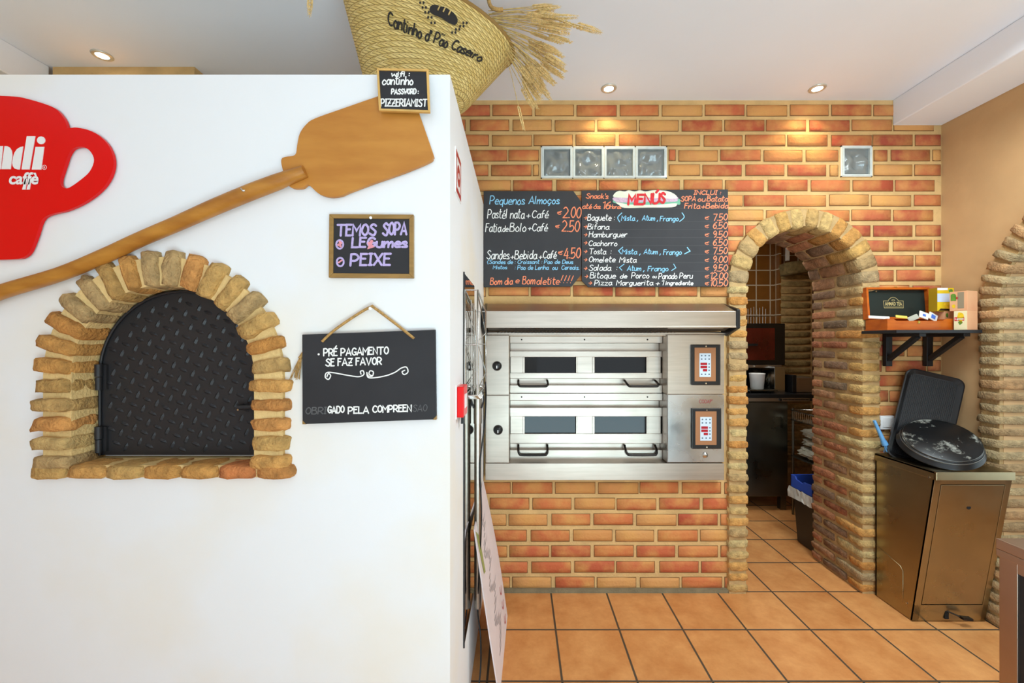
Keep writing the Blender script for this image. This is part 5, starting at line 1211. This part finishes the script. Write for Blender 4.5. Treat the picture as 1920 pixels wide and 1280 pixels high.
mb = MB(); mb.tube([(2.08, Yr-.02, 1.735), (2.06, Yr-.03, 1.72), (2.07, Yr-.03, 1.69), (2.2, Yr-.02, 1.70)], .004, 6); mb.tube([(2.08, Yr-.02, 1.735), (2.45, Yr-.02, 1.74), (2.55, Yr-.01, 1.75)], .004, 6); mb.build('rail', M['chrome'], t)
t = thing('drip_tray', 'low steel drip tray holding the white cup on the kitchen worktop', 'tray', (2.23, 3.86, 1.03))
mb = MB(); mb.box(2.07, 2.33, 3.77, 3.95, 1.047, 1.060); mb.build('grid', M['dsteel'], t, bevel=.002)
for x in (2.10, 2.29):
    mb = MB(); mb.tube([(x, 3.80, 1.03), (x, 3.80, 1.047)], .006, 8); mb.build('foot', M['black'], t)
mb = MB(); c = P(1419.5, 728, 3.86); c.z = 1.060
mb.lathe([(0, 0), (.053, 0), (.066, .137), (.068, .142), (.063, .142), (.051, .004), (0, .004)], c, (0, 0, 1), 36); tag(mb.build('paper_cup', M['whitep']), 'big white cup on the drip tray in the kitchen', 'cup')
mb = MB(); c = (2.33-.0, 3.90, 1.030); mb.lathe([(0, 0), (.044, 0), (.047, .19), (.042, .19), (.04, .005), (0, .005)], (2.389, 3.995, 1.03), (0, 0, 1), 28); tag(mb.build('canister', M['dsteel']), 'dark round canister between the white cup and the tall steel box', 'canister')
mb = MB(); mb.lathe([(0, 0), (.045, 0), (.045, .20), (.041, .20), (.041, .004), (0, .004)], (2.27, 4.02, 1.03), (0, 0, 1), 28); tag(mb.build('canister', M['steel']), 'bright steel canister standing behind the white cup', 'canister')
a, b = P(1452.5, 738, 3.84), P(1472, 687, 3.84); mb = MB(); mb.box(a.x, b.x, 3.84, 3.92, 1.03, b.z); tag(mb.build('steel_box', M['chrome'], bevel=.002), 'tall narrow polished steel box on the kitchen worktop', 'box')
t = thing('toaster', 'steel sided appliance at the right end of the kitchen worktop beside the pillar', 'appliance', (2.6, 3.86, 1.03))
mb = MB(); mb.box(2.515, 2.70, 3.80, 4.0, 1.03, 1.165); mb.build('body', M['steel'], t, bevel=.006)
mb = MB(); mb.box(2.475, 2.515, 3.79, 4.0, 1.03, 1.19); mb.build('end_cheek', M['black'], t, bevel=.004)
# storage rack to the right
t = thing('storage_rack', 'wire storage rack with plastic bags inside the doorway on the right', 'rack', (2.55, 3.35, 0))
for x in (2.37, 2.70):
    for y in (3.22, 3.62):
        mb = MB(); mb.tube([(x, y, 0), (x, y, .92)], .01, 8); mb.build('post', M['dsteel'], t)
mb = MB()
mb.tube([(2.36, 3.21, .90), (2.36, 3.63, .90), (2.71, 3.63, .90), (2.71, 3.21, .90), (2.36, 3.21, .90)], .006, 6); mb.tube([(2.36, 3.21, .82), (2.36, 3.63, .82), (2.71, 3.63, .82)], .006, 6)
for i in range(17): y = 3.22+.024*i; mb.tube([(2.36, y, .90), (2.36, y, .82), (2.71, y, .82)], .003, 5)
mb.build('wire_basket', M['chrome'], t)
mb = MB(); mb.box(2.36, 2.71, 3.21, 3.63, .50, .515); mb.box(2.36, 2.71, 3.21, 3.63, .30, .315); mb.build('shelf', M['dsteel'], t)
M['bag'] = mat('clear_bag', (196, 194, 180), .35, trans=.25, vary=.15, vscale=12)
rnd = random.Random(31)
for lab, c, s in (('crumpled clear plastic bag lying lowest on the kitchen rack shelf', (2.49, 3.42, .56), (.12, .19, .04)), ('crumpled plastic bag in the middle of the pile on the kitchen rack', (2.50, 3.42, .645), (.10, .18, .032)), ('crumpled plastic bag topmost of the pile on the kitchen rack', (2.48, 3.42, .722), (.09, .16, .032))):
    mb = MB(); N_ = 18; vs = []; c = Vector(c)
    for j in range(N_+1):
        for i in range(N_*2):
            th_ = PI*j/N_; ph_ = PI*i/N_; d = Vector((math.sin(th_)*math.cos(ph_), math.sin(th_)*math.sin(ph_), math.cos(th_)))
            d = Vector([math.copysign(abs(x)**.6, x) for x in d]); w_ = 1+.22*noise.noise(d*2.6+c*9)+.12*noise.noise(d*7+c*5)
            vs.append(c+Vector((d.x*s[0], d.y*s[1], max(-1, d.z*w_)*s[2]))*1.0+Vector((d.x*s[0], d.y*s[1], 0))*(w_-1))
    n2_ = N_*2
    mb.add(vs, [(j*n2_+i, j*n2_+(i+1) % n2_, (j+1)*n2_+(i+1) % n2_, (j+1)*n2_+i) for j in range(N_) for i in range(n2_)], 0, smooth=False)
    tag(mb.build('plastic_bag', M['bag']), lab, 'bag', 'bags on the kitchen rack')
# waste bin
M['bluebin'] = mat('blue_rim', (48, 84, 190), .35)
t = thing('waste_bin', 'black waste bin with a blue rim and white liner inside the doorway', 'bin', (2.24, 3.02, 0))
def taper(mb, x0, x1, y0, y1, z0, z1, k, m=0):
    mb.hexa([(x0+k, y0+k, z0), (x1-k, y0+k, z0), (x1-k, y1-k, z0), (x0+k, y1-k, z0)], [(x0, y0, z1), (x1, y0, z1), (x1, y1, z1), (x0, y1, z1)], m)
mb = MB(); taper(mb, 2.06, 2.42, 2.93, 3.15, 0.003, .40, .02); mb.build('bin_body', M['black'], t, bevel=.006)
mb = MB(); w_ = .010; q = (2.05, 2.43, 2.92, 3.16)
mb.prism([(q[0], q[2], .405), (q[0], q[3], .405), (q[0], q[3], .495), (q[0], q[3]-.05, .495), (q[0], q[3]-.065, .475), (q[0], q[3]-.13, .465), (q[0], q[3]-.145, .48), (q[0], q[2], .485)], (w_, 0, 0))
mb.box(q[1]-w_, q[1], q[2], q[3], .405, .495); mb.box(q[0], q[1], q[3]-w_, q[3], .405, .495); mb.box(q[0], q[1], q[2], q[2]+w_, .405, .485); mb.build('rim', M['bluebin'], t, bevel=.002)
M['liner'] = mat('bin_liner', (208, 206, 196), .4, trans=.2, vary=.2, vscale=20)
mb = MB(); vs = []
N_ = 40
for i in range(N_):
    f = i/N_*4; s_ = int(f); g = f-s_; a, b, c_, d_ = q[0]-.008, q[1]+.003, q[2]-.003, q[3]+.006
    p = [(a, d_, a, c_), (a, c_, b, c_), (b, c_, b, d_), (b, d_, a, d_)][s_]; x, y = p[0]+(p[2]-p[0])*g, p[1]+(p[3]-p[1])*g
    for j, (zz_, o_) in enumerate(((.408, 0), (.37, .006), (.335, .010), (.34, -.01))):
        w2 = .010*noise.noise(Vector((i*.9, j*1.7, 3))); cx_, cy_ = (a+b)/2, (c_+d_)/2
        vs.append((x+(o_+w2)*(1 if x > cx_ else -1), y+(o_+w2)*(1 if y > cy_ else -1), zz_+w2*1.5))
mb.add(vs, [(i*4+j, ((i+1) % N_)*4+j, ((i+1) % N_)*4+j+1, i*4+j+1) for i in range(N_) for j in range(3)], 0, smooth=False); mb.build('liner', M['liner'], t, recalc=False)
# faint kitchen window post above the pillar
mb = MB(); mb.box(2.795, 2.825, 4.37, 4.395, 2.34, 2.7); struct(mb.build('trim_6', M['whitep']))

# ================================================================== recessed ceiling lights
M['lamp'] = mat('lamp_glow', (255, 250, 236), .5, emit=9.0); M['ring'] = mat('satin_ring', (214, 212, 200), .3, .6)
for x, y, lab in ((.512, 2.385, 'round ceiling spotlight nearest the straw bag, above the glass block row'), (1.70, 2.385, 'round ceiling spotlight at the right, above the brick doorway'), (-2.10, 2.11, 'round ceiling spotlight above the left end of the white block')):
    t = thing('ceiling_spotlight', lab, 'ceiling light', (x, y, CEIL), 'recessed ceiling spotlights')
    mb = MB(); mb.lathe([(.026, -.001), (.028, -.006), (.040, -.007), (.0445, -.003), (.0445, 0), (.026, 0)], (x, y, CEIL), (0, 0, 1), 32); mb.build('ring', M['ring'], t)
    mb = MB(); mb.lathe([(0, -.004), (.027, -.004), (.027, -.0005), (0, -.0005)], (x, y, CEIL), (0, 0, 1), 28, smooth=False); mb.build('lamp', M['lamp'], t)
    d = bpy.data.lights.new('spot', 'SPOT'); d.energy = 9; d.spot_size = math.radians(115); d.spot_blend = .7; d.color = (1, .84, .52); d.shadow_soft_size = .025
    lo = bpy.data.objects.new('spot_beam', d); COL.objects.link(lo); lo.parent = t; lo.location = (0, 0, -.012)
